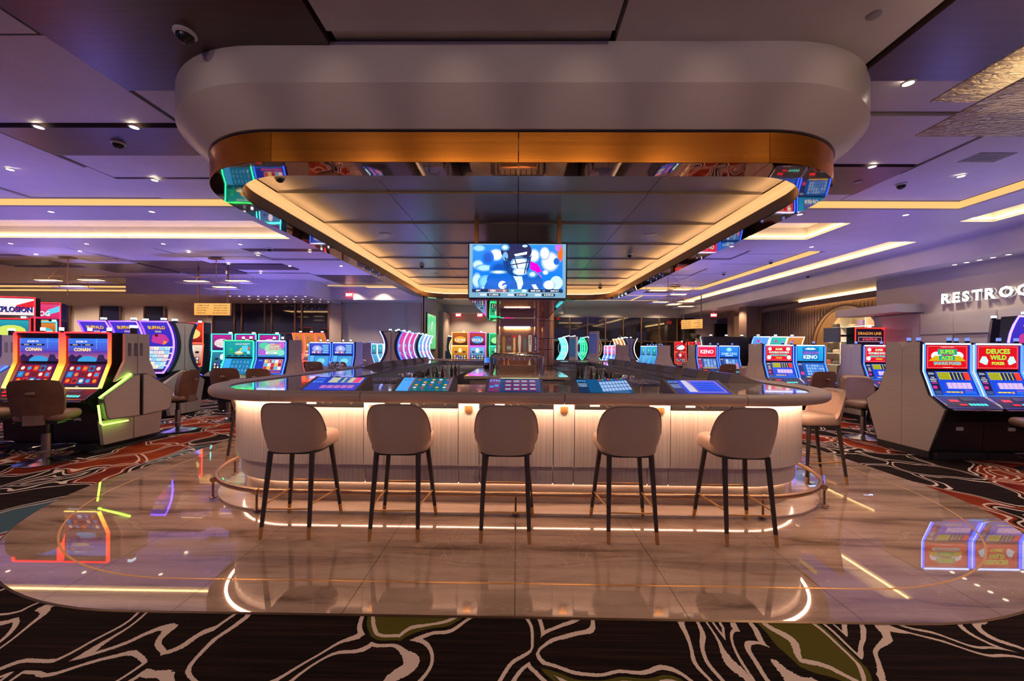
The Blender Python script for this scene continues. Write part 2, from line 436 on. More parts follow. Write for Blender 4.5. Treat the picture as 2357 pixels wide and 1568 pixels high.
def textured_glass():
    m, nt, b = new_mat('chandelier_textured_glass')
    b.inputs['Base Color'].default_value = (.85, .76, .70, 1); b.inputs['Roughness'].default_value = .12; b.inputs['Transmission Weight'].default_value = .55; b.inputs['IOR'].default_value = 1.3; b.inputs['Metallic'].default_value = .35
    tc = N(nt, 'ShaderNodeNewGeometry').outputs['Position']
    mp = N(nt, 'ShaderNodeMapping'); mp.inputs['Scale'].default_value = (9, 26, 10); mp.inputs['Rotation'].default_value = (0, 0, .6); L(nt, tc, mp.inputs['Vector'])
    n1 = N(nt, 'ShaderNodeTexNoise'); n1.inputs['Scale'].default_value = 1; n1.inputs['Detail'].default_value = 3; n1.inputs['Distortion'].default_value = 1.5; L(nt, mp.outputs[0], n1.inputs['Vector'])
    bp = N(nt, 'ShaderNodeBump'); bp.inputs['Strength'].default_value = 1.0; bp.inputs['Distance'].default_value = .03
    L(nt, n1.outputs['Fac'], bp.inputs['Height']); L(nt, bp.outputs[0], b.inputs['Normal'])
    return m
M['texglass'] = textured_glass()
def thin_glass():
    m, nt, b = new_mat('thin_drinking_glass')
    out = nt.nodes['Material Output']; tr = N(nt, 'ShaderNodeBsdfTransparent'); gl = N(nt, 'ShaderNodeBsdfGlossy'); gl.inputs['Roughness'].default_value = .05
    lw = N(nt, 'ShaderNodeLayerWeight'); lw.inputs['Blend'].default_value = .35
    mx = N(nt, 'ShaderNodeMixShader'); L(nt, lw.outputs['Facing'], mx.inputs[0]); L(nt, tr.outputs[0], mx.inputs[1]); L(nt, gl.outputs[0], mx.inputs[2]); L(nt, mx.outputs[0], out.inputs[0])
    return m
M['glass_thin'] = thin_glass()

# ------------------------------------------------------------------ lettering and flat pictures (screens, signs)
_tc = {}
def text_geo(s, bold=0.0):
    k = (s, bold)
    if k in _tc: return _tc[k]
    cu = bpy.data.curves.new('lettering', 'FONT'); cu.body = s; cu.size = 1; cu.resolution_u = 2; cu.dimensions = '2D'; cu.fill_mode = 'BOTH'; cu.offset = bold
    ob = bpy.data.objects.new('lettering', cu); COL.objects.link(ob)
    dg = bpy.context.evaluated_depsgraph_get()
    me = bpy.data.meshes.new_from_object(ob.evaluated_get(dg))
    vs = [(v.co.x, v.co.y) for v in me.vertices]; fs = [tuple(p.vertices) for p in me.polygons]
    bpy.data.objects.remove(ob); bpy.data.curves.remove(cu); bpy.data.meshes.remove(me)
    if not vs: vs = [(0, 0)]
    x0 = min(v[0] for v in vs); x1 = max(v[0] for v in vs); y0 = min(v[1] for v in vs); y1 = max(v[1] for v in vs)
    h = max(y1 - y0, 1e-4)
    g = ([((x - x0) / h, (y - y0) / h) for x, y in vs], fs, (x1 - x0) / h)
    _tc[k] = g
    return g
def hx(c):
    if isinstance(c, str):
        c = c.lstrip('#'); v = [int(c[i:i + 2], 16) / 255 for i in (0, 2, 4)]
        return tuple((x / 12.92 if x <= .04045 else ((x + .055) / 1.055) ** 2.4) for x in v)
    return c
class Pic:
    """flat picture of coloured shapes; u,v in 0..1 of a w x h sheet, mapped by fn to 3D (default: upright sheet facing -y)"""
    def __init__(s, w, h, fn=None, sub=1, step=.0006):
        s.w, s.h, s.sub = w, h, sub; s.mb = MB(); s.k = 0; s.step = step
        s.fn = fn or (lambda u, v, d: ((u - .5) * w, -d, (v - .5) * h))
    def _poly(s, pts, cols):
        d = s.k * s.step
        s.mb.add([s.fn(u, v, d) for u, v in pts], [list(range(len(pts)))], cols, 0 if s.k == 0 else 1)
    def r(s, x0, y0, x1, y1, c, c2=None):
        c = hx(c); c2 = hx(c2) if c2 else c
        n = s.sub if (y1 - y0) * s.h > .1 else 1
        for i in range(n):
            a, b = i / n, (i + 1) / n
            ca = tuple(p * (1 - a) + q * a for p, q in zip(c, c2)); cb = tuple(p * (1 - b) + q * b for p, q in zip(c, c2))
            ya, yb = y0 + (y1 - y0) * a, y0 + (y1 - y0) * b
            s._poly([(x0, ya), (x1, ya), (x1, yb), (x0, yb)], [ca, ca, cb, cb])
        s.k += 1; return s
    def p(s, pts, c): s._poly(pts, hx(c)); s.k += 1; return s
    def e(s, cx, cy, rx, ry, c, n=14, a0=0, a1=2 * PI):
        s._poly([(cx + rx * cos(a0 + (a1 - a0) * i / n), cy + ry * sin(a0 + (a1 - a0) * i / n)) for i in range(n if a1 - a0 > 6.2 else n + 1)], hx(c)); s.k += 1; return s
    def t(s, txt, cx, cy, th, c, mw=.9, bold=.0, align=0, sh=None):
        vs, fs, w = text_geo(txt, bold)
        sy = th * s.h; sx = sy
        if w * sx > mw * s.w: sx = mw * s.w / w
        if sh:
            s._t(vs, fs, w, cx + .012, cy - .014, sx, sy, sh, align)
        s._t(vs, fs, w, cx, cy, sx, sy, c, align)
        return s
    def _t(s, vs, fs, w, cx, cy, sx, sy, c, align):
        d = s.k * s.step; ox = {0: -w * sx / 2, -1: 0, 1: -w * sx}[align]
        s.mb.add([s.fn(cx + (x * sx + ox) / s.w, cy + (y - .5) * sy / s.h, d) for x, y in vs], fs, hx(c), 1); s.k += 1
    def frame(s, x0, y0, x1, y1, t, c):
        tx = t * s.h / s.w
        s.r(x0, y0, x1, y0 + t, c); s.k -= 1; s.r(x0, y1 - t, x1, y1, c); s.k -= 1; s.r(x0, y0, x0 + tx, y1, c); s.k -= 1; s.r(x1 - tx, y0, x1, y1, c)
        return s
    def build(s, name, parent=None, sample=True, mats=None):
        return s.mb.build(name, mats or [M['screen'] if sample else M['screen_d'], M['screen_d']], parent)
def letters(name, txt, h, depth, mats, parent=None, bold=.03):
    """solid raised letters facing -y, left-aligned, base at z=0"""
    vs, fs, w = text_geo(txt, bold)
    mb = MB(); n = len(vs)
    mb.add([(x * h, -depth, y * h) for x, y in vs], fs)
    from collections import Counter
    ec = Counter()
    for f in fs:
        for i in range(len(f)): ec[(f[i], f[(i + 1) % len(f)])] += 1
    edges = [e for e in ec if (e[1], e[0]) not in ec]
    mb.add([(x * h, -depth, y * h) for x, y in vs] + [(x * h, 0, y * h) for x, y in vs], [(b, a, a + n, b + n) for a, b in edges], None, 1)
    return mb.build(name, mats, parent), w * h
# ------------------------------------------------------------------ outline of the bar (counter edge); all rings are offsets of it
HW, YF, YB, RC = 3.30, 3.40, 13.20, 1.13
def arc(cx, cy, a0, a1, n, r=RC):
    return [(cx + r * cos(a0 + (a1 - a0) * i / n), cy + r * sin(a0 + (a1 - a0) * i / n), cos(a0 + (a1 - a0) * i / n), sin(a0 + (a1 - a0) * i / n)) for i in range(n + 1)]
def arc_fr(n=14, t0=0, t1=1): return arc(HW - RC, YF + RC, -PI / 2 + PI / 2 * t0, -PI / 2 + PI / 2 * t1, n)
def arc_br(n=14): return arc(HW - RC, YB - RC, 0, PI / 2, n)
def arc_bl(n=14): return arc(-HW + RC, YB - RC, PI / 2, PI, n)
def arc_fl(n=14, t0=0, t1=1): return arc(-HW + RC, YF + RC, PI + PI / 2 * t0, PI + PI / 2 * t1, n)
def front(xa, xb): return [(xa, YF, 0, -1), (xb, YF, 0, -1)]
def right(ya, yb): return [(HW, ya, 1, 0), (HW, yb, 1, 0)]
def left(ya, yb): return [(-HW, yb, -1, 0), (-HW, ya, -1, 0)]
def full(n=14): return arc_fr(n) + arc_br(n) + arc_bl(n) + arc_fl(n)
def seg_loft(seg, prof, name, mat, parent=None, closed=False, closed_prof=True, smooth=True, ang=.5, caps=True):
    mb = MB(); n = len(seg); k = len(prof); u = [0]
    for a, b in zip(seg, seg[1:]): u.append(u[-1] + math.hypot(b[0] - a[0], b[1] - a[1]))
    for off, z in prof:
        mb.v += [(x + nx * off, y + ny * off, z) for x, y, nx, ny in seg]
    mb.uv = [(u[i], prof[j][1]) for j in range(k) for i in range(n)]
    for j in range(k if closed_prof else k - 1):
        j2 = (j + 1) % k
        for i in range(n if closed else n - 1):
            i2 = (i + 1) % n
            mb.f.append([j * n + i, j * n + i2, j2 * n + i2, j2 * n + i][::-1]); mb.c.append(None); mb.m.append(0)
    if closed_prof and not closed and caps:
        mb.f.append([j * n for j in range(k)]); mb.f.append([j * n + n - 1 for j in range(k)][::-1]); mb.c += [None] * 2; mb.m += [0] * 2
    me = mb.mesh(name, mat, smooth, ang)
    # make normals consistent
    import bmesh
    bm = bmesh.new(); bm.from_mesh(me); bmesh.ops.recalc_face_normals(bm, faces=bm.faces); bm.to_mesh(me); bm.free()
    if smooth: me.set_sharp_from_angle(angle=ang)
    return put(name, me, parent)

# ------------------------------------------------------------------ floor
o = MBb(-30, 30, -8, 34, -.12, -.006).build('floor', M['carpet'])
struct(o, 'dark carpet with white leaf outlines and rust red patches')
# marble platform: slabs cut by joints, with a dark bed below and a brass inlay line
PHW, PYF, PYB, PR = 4.55, 2.18, 14.4, 2.35
def pl(off, n=26):
    o = []
    for cx, cy, a0 in ((PHW - PR, PYF + PR, -PI / 2), (PHW - PR, PYB - PR, 0), (-PHW + PR, PYB - PR, PI / 2), (-PHW + PR, PYF + PR, PI)):
        for i in range(n + 1):
            a = a0 + PI / 2 * i / n
            o.append((cx + (PR + off) * cos(a), cy + (PR + off) * sin(a)))
    return o
import bmesh
bed = MB().prism(pl(.004), -.08, -.003, 'z').build('marble_platform', M['gap'])
struct(bed, 'polished beige marble platform around the bar')
def cut_slabs(faces_mb, xs, ys, ringname):
    bm = bmesh.new()
    vs = [bm.verts.new(v) for v in faces_mb.v]
    for f in faces_mb.f: bm.faces.new([vs[i] for i in f])
    g = .0018
    for k in xs:
        for q in (k - g, k + g): bmesh.ops.bisect_plane(bm, geom=bm.verts[:] + bm.edges[:] + bm.faces[:], plane_co=(q, 0, 0), plane_no=(1, 0, 0))
    for k in ys:
        for q in (k - g, k + g): bmesh.ops.bisect_plane(bm, geom=bm.verts[:] + bm.edges[:] + bm.faces[:], plane_co=(0, q, 0), plane_no=(0, 1, 0))
    cells = {}
    for f in bm.faces:
        c = f.calc_center_median()
        if any(abs(c.x - k) < g for k in xs) or any(abs(c.y - k) < g for k in ys): continue
        cells.setdefault((sum(c.x > k for k in xs), sum(c.y > k for k in ys)), []).append([tuple(v.co) for v in f.verts])
    for polys in cells.values():
        mb = MB()
        for p in polys: mb.add(p, [list(range(len(p)))])
        mb.build('marble_slab', M['marble'], bed)
    bm.free()
ra, rb, rc_ = pl(0), pl(-.297), pl(-.311)
ringmb = MB(); n_ = len(ra)
ringmb.add([(x, y, 0) for x, y in ra] + [(x, y, 0) for x, y in rb], [(i, (i + 1) % n_, n_ + (i + 1) % n_, n_ + i) for i in range(n_)])
XS = [-3.6, -2.77, -1.93, -.97, 0, .97, 1.93, 2.77, 3.6]
cut_slabs(ringmb, XS, [4.6, 6.4, 8.2, 10, 11.8], 'ring')
inmb = MB().add([(x, y, 0) for x, y in rc_], [list(range(n_))])
cut_slabs(inmb, XS, [3.13, 4.6, 6.4, 8.2, 10, 11.8], 'in')
inl = MB(); inl.add([(x, y, .0004) for x, y in rb] + [(x, y, .0004) for x, y in rc_], [(i, (i + 1) % n_, n_ + (i + 1) % n_, n_ + i) for i in range(n_)])
tag(inl.build('inlay_strip', M['brass'], bed), 'thin brass inlay line')
edge_ = MB(); re_ = pl(.012)
edge_.add([(x, y, .0006) for x, y in ra] + [(x, y, -.004) for x, y in re_], [(i, n_ + i, n_ + (i + 1) % n_, (i + 1) % n_) for i in range(n_)])
edge_.build('edge_strip', M['darkbronze'], bed)

# ------------------------------------------------------------------ ceiling
ceil = MBb(-30, 22, -8, 34, 4.25, 4.4).build('ceiling', M['gap'])
struct(ceil, 'ceiling of pale plaster and dark wood panels with lit coves')
def cp(x0, x1, y0, y1, z, mat, name='ceiling_panel', top=4.3):
    return MBb(x0, x1, y0, y1, z, top).build(name, M[mat], ceil)
G = .022
def col_panels(x0, x1, rows):
    y = rows[0]
    for ye, z, m in rows[1:]:
        cp(x0 + G, x1 - G, y + G, ye - G, z, m)
        y = ye
# near field: columns left to right; each row ends at y, hangs at z, is plaster or wood
P_, D_ = 'plaster', 'ceilwood'
col_panels(-14.8, -12.6, [-5, (2, 3.95, P_), (4.3, 3.93, P_), (6.5, 3.95, P_)])
col_panels(-12.6, -10.4, [-5, (1, 3.93, D_), (3.2, 3.95, P_), (5.3, 3.92, P_), (6.5, 3.96, P_)])
col_panels(-10.4, -8.2, [-5, (0, 3.95, P_), (2.4, 3.92, P_), (4.33, 3.95, P_), (5.4, 3.93, D_), (6.5, 3.95, P_)])
col_panels(-8.2, -5.98, [-5, (1.2, 3.95, P_), (3.4, 3.93, D_), (5.36, 3.94, P_), (6.5, 3.97, P_)])
col_panels(-5.98, -3.77, [-5, (1.0, 3.93, P_), (3.05, 3.94, P_), (4.31, 3.96, P_), (4.99, 3.93, D_), (5.7, 3.96, P_), (6.5, 3.95, P_)])
col_panels(-3.77, -1.51, [-5, (3.72, 3.93, D_), (4.31, 3.97, P_), (4.99, 3.93, D_), (5.7, 3.96, P_), (6.5, 3.95, P_)])
col_panels(-1.51, .75, [-5, (1.0, 3.95, P_), (3.02, 3.93, P_), (6.5, 3.99, P_)])
col_panels(.75, 3.0, [-5, (.4, 3.95, D_), (3.6, 3.96, P_), (6.5, 3.96, P_)])
col_panels(3.0, 5.27, [-5, (.5, 3.96, P_), (3.59, 3.93, D_), (4.11, 3.97, P_), (5.22, 3.95, P_), (6.2, 3.93, D_), (6.5, 3.95, P_)])
col_panels(5.27, 7.25, [-5, (2.4, 3.95, P_), (5.5, 3.94, P_), (6.5, 3.96, P_)])
# lit slot bounding the near field, then the flat band with coffers
cp(-16, 7.30, 6.50, 6.60, 4.02, P_, 'cove_back')
MBb(-16, 7.34, 6.600, 6.604, 3.875, 3.985).build('cove_light', M['cove'], ceil)
MBb(7.34, 7.344, -5, 6.6, 3.875, 3.985).build('cove_light', M['cove'], ceil)
cp(-16, 7.44, 6.606, 6.66, 3.85, P_, 'ceiling_band'); cp(7.346, 7.44, -5, 6.606, 3.85, P_, 'ceiling_band')
def coffer(x0, x1, y0, y1, zb, zt=4.10):
    m = MB()
    m.box(x0 + .004, x1 - .004, y0 + .004, y1 - .004, zt, zt + .02)
    i = .004; x0 += i; x1 -= i; y0 += i; y1 -= i; t = .008
    m.box(x0, x0 + t, y0, y1, zb + .03, zt); m.box(x1 - t, x1, y0, y1, zb + .03, zt); m.box(x0 + t, x1 - t, y0, y0 + t, zb + .03, zt); m.box(x0 + t, x1 - t, y1 - t, y1, zb + .03, zt)
    x0 += t; x1 -= t; y0 += t; y1 -= t
    m.build('coffer', M['plaster'], ceil)
    for a in ((x0 + .01, x1 - .01, y1 - .045, y1 - .025, zb + .045, zb + .058), (x0 + .01, x1 - .01, y0 + .025, y0 + .045, zb + .045, zb + .058),
              (x0 + .025, x0 + .045, y0 + .06, y1 - .06, zb + .045, zb + .058), (x1 - .045, x1 - .025, y0 + .06, y1 - .06, zb + .045, zb + .058)):
        MBb(*a).build('coffer_light', M['covebright'], ceil)
cp(-16, 7.44, 6.66, 7.31, 3.85, P_, 'ceiling_band')
cp(-16, -5.0, 8.54, 9.40, 3.85, P_, 'ceiling_band'); cp(-5.0, 3.9, 7.31, 9.40, 3.85, P_, 'ceiling_band'); cp(3.9, 7.44, 8.42, 9.40, 3.85, P_, 'ceiling_band'); cp(6.16, 7.44, 7.31, 8.42, 3.85, P_, 'ceiling_band')
coffer(-16, -5.0, 7.31, 8.54, 3.85); coffer(3.9, 6.16, 7.31, 8.42, 3.85)
# far field
cp(-16, 7.25, 9.40, 9.50, 4.02, P_, 'cove_back')
xs = [-16, -13.6, -11.4, -9.2, -7.0, -4.8, -2.5, -.2, 2.1, 4.3, 5.8, 7.2]
rg = random.Random(5)
for i in range(len(xs) - 1):
    y = 9.5
    while y < 15.6:
        ye = min(15.7, y + rg.choice([.62, .9, 1.2, 1.5]))
        if 15.7 - ye < .4: ye = 15.7
        cp(xs[i] + G, xs[i + 1] - G, y + G, ye - G, rg.choice([3.93, 3.95, 3.97]), D_ if rg.random() < .26 else P_)
        y = ye
MBb(4.0, 7.34, 15.74, 15.744, 3.875, 3.985).build('cove_light', M['cove'], ceil); MBb(7.34, 7.344, 9.6, 15.74, 3.875, 3.985).build('cove_light', M['cove'], ceil)
cp(7.346, 7.44, 9.40, 15.75, 3.85, P_, 'ceiling_band')
cp(2.6, 7.44, 15.75, 22.5, 3.85, P_, 'ceiling_band')
cp(7.44, 8.02, -5, 22.5, 3.85, P_, 'ceiling_band'); cp(8.62, 9.30, -5, 22.5, 3.85, P_, 'ceiling_band')
cp(8.02, 8.62, -5, 2.6, 3.85, P_, 'ceiling_band'); cp(8.02, 8.62, 7.2, 8.55, 3.85, P_, 'ceiling_band'); cp(8.02, 8.62, 21.3, 22.5, 3.85, P_, 'ceiling_band')
coffer(8.02, 8.62, 8.55, 21.3, 3.85, 4.02); coffer(8.02, 8.62, 2.6, 7.2, 3.85, 4.05)
for yy in (17.3, 19.2):
    MBb(2.8, 6.9, yy, yy + .10, 3.845, 3.85).build('cove_light', M['cove'], ceil)
MBb(5.5, 5.62, 17.4, 19.2, 3.845, 3.85).build('cove_light', M['cove'], ceil)
# right bulkhead and soffit
cp(9.30, 9.36, -5, 22.5, 3.42, P_, 'bulkhead_face'); cp(9.36, 14, -5, 22.5, 3.42, P_, 'soffit')
# left rear: bulkhead over the windows and lower soffit
cp(-22, -14.5, 15.7, 17.4, 3.88, P_, 'ceiling_band')
cp(-30, -16, -8, 22, 3.95, P_, 'ceiling_band')
cp(-14.5, -7.8, 14.3, 17.4, 3.37, P_, 'bulkhead'); cp(-7.8, -4.2, 16.3, 17.4, 3.45, P_, 'bulkhead')
cp(-7.8, -4.2, 15.7, 16.3, 3.93, P_, 'ceiling_band')
cp(-4.2, 2.6, 15.75, 24, 3.88, P_, 'ceiling_band')
cp(-4.2, 2.6, 22.2, 24, 3.44, P_, 'bulkhead')
MBb(-7.6, -4.4, 15.55, 15.58, 3.90, 3.93).build('cove_light', M['cove'], ceil)
MBb(-24, -14.55, 15.75, 15.80, 3.82, 3.88).build('cove_light', M['cove'], ceil); MBb(-24, -14.55, 16.9, 16.95, 3.82, 3.88).build('cove_light', M['cove'], ceil)
MBb(-6.2, -4.6, 15.85, 16.15, 3.925, 3.93).build('coffer_light', M['goldlight'], ceil)
coffer(-3.4, -2.2, 18.6, 20.6, 3.86, 4.05)

# ------------------------------------------------------------------ walls
def wall(name, x0, x1, y0, y1, z0, z1, mat, label=None):
    return struct(MBb(x0, x1, y0, y1, z0, z1).build(name, M[mat]), label)
wl = wall('wall_left_rear', -30, -4.2, 17.4, 17.6, 0, 3.9, 'wallpaper', 'pale panelled rear wall left of the bar')
wn = wall('wall_niche', -4.25, -4.2, 17.4, 23, 0, 3.9, 'wallpaper')
wb = wall('wall_rear', -4.2, 1.9, 22.95, 23.1, 0, 3.9, 'wallpaper', 'plain pale wall behind the bar')
wr = wall('wall_rear_right', 1.9, 11.5, 22.6, 22.8, 0, 3.9, 'stonewall')
for x0, x1 in ((-8.35, -7.75), (-4.85, -4.2)):
    MBb(x0, x1, 17.28, 17.42, 0, 3.45).build('pilaster', M['travertine'], wl)
    MBb(x1 - .05, x1, 17.26, 17.28, 0, 3.45).build('pilaster_edge', M['bronzew'], wl)
MBb(-4.2, -3.95, 20.9, 22.9, 0, 3.4).build('pilaster', M['travertine'], wn)
MBb(-15.0, -13.8, 17.30, 17.42, 0, 3.4).build('pilaster', M['travertine'], wl)
# windows: dark night glass between bronze mullions
wi = [0]
def window(xs, y, z0, z1, zt=None, mull='bronzew'):
    wi[0] += 1
    w = struct(MBb(xs[0], xs[-1], y - .02, y, z0, z1).build('window_%d' % wi[0], M['pane']), 'dark night window with thin metal mullions')
    for x in xs: MBb(x - .03, x + .03, y - .07, y - .02, z0, z1).build('mullion', M[mull], w)
    MBb(xs[0], xs[-1], y - .08, y - .02, z0 - .05, z0).build('window_sill', M[mull], w)
    if zt: MBb(xs[0], xs[-1], y - .07, y - .02, zt - .025, zt + .025).build('transom', M[mull], w)
    return w
window([-13.6, -12.63, -12.3, -11.26, -10.95, -9.9, -9.6, -8.4], 17.36, .5, 3.36, 2.05)
for x0 in (-21.0, -18.7, -16.7): window([x0, x0 + .9], 17.36, .6, 3.22)
window([2.0 + 1.02 * i for i in range(9)], 22.5, .4, 3.26, 1.9)
w4 = wall('wall_far_right', 11.5, 16, 24.0, 24.2, 0, 3.9, 'travertine')
window([11.3, 12.4, 13.5], 22.55, .4, 2.95)
# the restroom wall, facing the bar
wr2 = wall('wall_right', 10.0, 10.3, -5, 11.02, 0, 3.42, 'wallpaper', 'pale wall with the restroom sign')
MBb(9.94, 10.0, 3.0, 9.75, 0, 2.40).build('stone_cladding', M['stonewall'], wr2)
for k, (ya, yb, za, zb) in enumerate([(9.0, 9.72, 1.9, 2.36), (8.2, 8.98, 1.9, 2.36), (7.4, 8.18, 1.9, 2.36), (9.0, 9.72, 1.45, 1.86), (8.2, 8.98, 1.42, 1.86), (7.4, 8.18, 1.42, 1.86)]):
    MBb(9.90 - .02 * (k % 2), 9.94, ya, yb, za, zb).build('stone_block', M['stonewall'], wr2)
MBb(9.35, 10.0, 9.75, 11.6, 2.45, 2.66).build('door_canopy', M['plaster2'], wr2)
MBb(9.93, 10.0, 9.75, 11.0, 0, 2.42).build('stone_portal', M['stonewall'], wr2)
MBb(9.925, 9.93, 9.95, 10.55, 0, 2.05).build('doorway', M['travertine'], wr2)
# slatted wall with round-headed shop opening
SX = 11.2
ws = wall('wall_slatted', SX, SX + .05, 11.02, 12.25, 0, 3.42, 'wood', 'brown vertical slat wall with a round shop arch')
AC, AR, AZ = 13.45, 1.38, 1.62
MBb(SX, SX + .05, AC + AR, 18.2, 0, 3.42).build('wall_board', M['wood'], ws)
pts = [(AC + AR * cos(a), AZ + AR * sin(a)) for a in [PI * i / 24 for i in range(25)]]
MB().prism([(AC + AR, 3.42), (AC + AR, AZ)] + pts[1:-1] + [(AC - AR, AZ), (AC - AR, 3.42)], SX, SX + .05, 'x').build('wall_board', M['wood'], ws)
y = 11.1
while y < 18.1:
    zb = 0
    if abs(y - AC) < AR + .06: zb = AZ + math.sqrt(max(0, (AR + .06) ** 2 - (y - AC) ** 2))
    MBb(SX - .05, SX, y - .035, y + .035, zb, 3.15).build('slat', M['wood'], ws)
    y += .14
arcp = [(AC - AR, 0.0)] + [(AC - AR * cos(PI * i / 24), AZ + AR * sin(PI * i / 24)) for i in range(25)] + [(AC + AR, 0)]
mb = MB()
mb.loft([[(SX - .09, a, b), (SX + .45, a, b), (SX + .45, AC + (a - AC) * 1.05, AZ + (b - AZ) * 1.05 if b > AZ else b), (SX - .09, AC + (a - AC) * 1.05, AZ + (b - AZ) * 1.05 if b > AZ else b)] for a, b in arcp], True)
mb.build('arch_lining', M['bronzew'], ws, True)
MBb(SX - .35, SX - .2, 11.02, 22, 3.14, 3.32).build('brown_beam', M['wood'], ws)
MBb(SX - .15, SX - .05, 11.05, 15.5, 3.36, 3.38).build('cove_light', M['covebright'], ws)
wsh = wall('wall_shop', 14.2, 14.3, 10.5, 19.6, 0, 3.42, 'plaster2', 'bright shop interior behind the arch')
MBb(SX + .1, 14.2, 19.5, 19.6, 0, 3.42).build('shop_side_wall', M['plaster2'], wsh); MBb(SX + .05, 14.2, 11.0, 11.05, 0, 3.42).build('shop_side_wall', M['plaster2'], wsh)
MBb(SX + .05, 14.2, 11, 19.5, 0, .01).build('shop_floor', M['stonewall'], wsh)
for yy in (12.5, 15.0, 17.5): MBb(12.2, 13.6, yy, yy + .5, 3.38, 3.415).build('ceiling_light', M['covebright'], wsh)
for x0, yy in ((10.55, 17.6), (11.1, 19.6)):
    struct(MBb(x0 - .3, x0 + .3, yy, yy + .6, 0, 3.42).build('trim_1' if x0 < 11 else 'trim_2', M['wood']), 'square brown column beyond the slat wall')
# ------------------------------------------------------------------ canopy over the bar
can = root('bar_canopy', 'large white and copper oval canopy hanging over the bar', 'canopy', (0, 0, 0))
def cring(prof, name, mat, closed_prof=False, smooth=True, ang=.5):
    o = seg_loft(full(18), prof, name, mat, can, True, closed_prof, smooth, ang); return o
ZB = 3.112
cring([(.26, 3.96), (.26, 3.63), (.012, 3.395), (-.05, 3.395), (-.05, 3.96)], 'fascia', M['fascia'], True, True, .25)
cring([(-.02, 3.372), (-.02, 3.395)], 'shadow_gap', M['gap'])
# copper face in panels
def band(seg, mat, name):
    return seg_loft(seg, [(0, ZB), (0, 3.372), (-.04, 3.372), (-.04, ZB)], name, mat, can, False, True, True, .4)
XJ = HW - RC
jg = .004
for seg in (front(-XJ + jg, 0 - jg), front(0 + jg, XJ - jg), arc_fr(18)[0:], arc_fl(18), right(YF + RC + jg, 8.2), right(8.2 + jg, YB - RC - jg), left(YF + RC + jg, 8.2), left(8.2 + jg, YB - RC - jg), arc_br(18), arc_bl(18), [(XJ - jg, YB, 0, 1), (-XJ + jg, YB, 0, 1)]):
    band(seg, M['copper'], 'copper_panel')
def under(seg):
    return seg_loft(seg, [(-.004, ZB - .002), (-.27, ZB - .002), (-.27, ZB + .006), (-.004, ZB + .006)], 'soffit_panel', M['mirror'], can, False, True, False)
for seg in (front(-XJ + jg, 0 - jg), front(0 + jg, XJ - jg), arc_fr(18), arc_fl(18), right(YF + RC + jg, 8.2), right(8.2 + jg, YB - RC - jg), left(YF + RC + jg, 8.2), left(8.2 + jg, YB - RC - jg), arc_br(18), arc_bl(18), [(XJ - jg, YB, 0, 1), (-XJ + jg, YB, 0, 1)]):
    under(seg)
cring([(-.27, ZB - .002), (-.27, 3.255), (-.262, 3.265), (-.20, 3.265)], 'inner_wall', M['bronzew'])
cring([(-.20, 3.265), (-.12, 3.265), (-.09, 3.31), (-.09, 3.40), (-.13, 3.435), (-.24, 3.44)], 'cove', M['plaster2'], False, True, .9)
seg_loft(full(18), [(-.185, 3.268), (-.165, 3.268), (-.165, 3.283), (-.185, 3.283)], 'cove_strip', M['cove_in'], can, True, True, False)
# inner ceiling: slightly tilted panels, 4 columns, rows 1.2 m deep
inner = [(x + nx * -.26, y + ny * -.26) for x, y, nx, ny in full(18)]
MB().prism(inner, 3.50, 3.52, 'z').build('backing_board', M['gap'], can)
rows = [3.66, 4.9, 6.1, 7.3, 8.5, 9.7, 10.9, 12.1, 12.94]
cols = [-3.04, -1.62, 0, 1.62, 3.04]
for i in range(4):
    for j in range(8):
        bm = bmesh.new()
        vs = [bm.verts.new((x, y, 0)) for x, y in inner]; bm.faces.new(vs)
        for co, no in (((cols[i] + .004, 0, 0), (-1, 0, 0)), ((cols[i + 1] - .004, 0, 0), (1, 0, 0)), ((0, rows[j], 0), (0, -1, 0)), ((0, rows[j + 1], 0), (0, 1, 0))):
            bmesh.ops.bisect_plane(bm, geom=bm.verts[:] + bm.edges[:] + bm.faces[:], plane_co=co, plane_no=no, clear_outer=True)
        if not bm.faces: bm.free(); continue
        fcs = [[(v.co.x, v.co.y, 3.425 + .022 * (v.co.y - rows[j]) / (rows[j + 1] - rows[j])) for v in f.verts] for f in bm.faces]
        bm.free(); mb = MB()
        for p in fcs:
            n = len(p); mb.add(p + [(a, b, 3.49) for a, b, c in p], [list(range(n)), list(range(n, 2 * n))[::-1]] + [(k, (k + 1) % n, n + (k + 1) % n, n + k) for k in range(n)])
        mb.build('canopy_ceiling_panel', M['inner'], can)
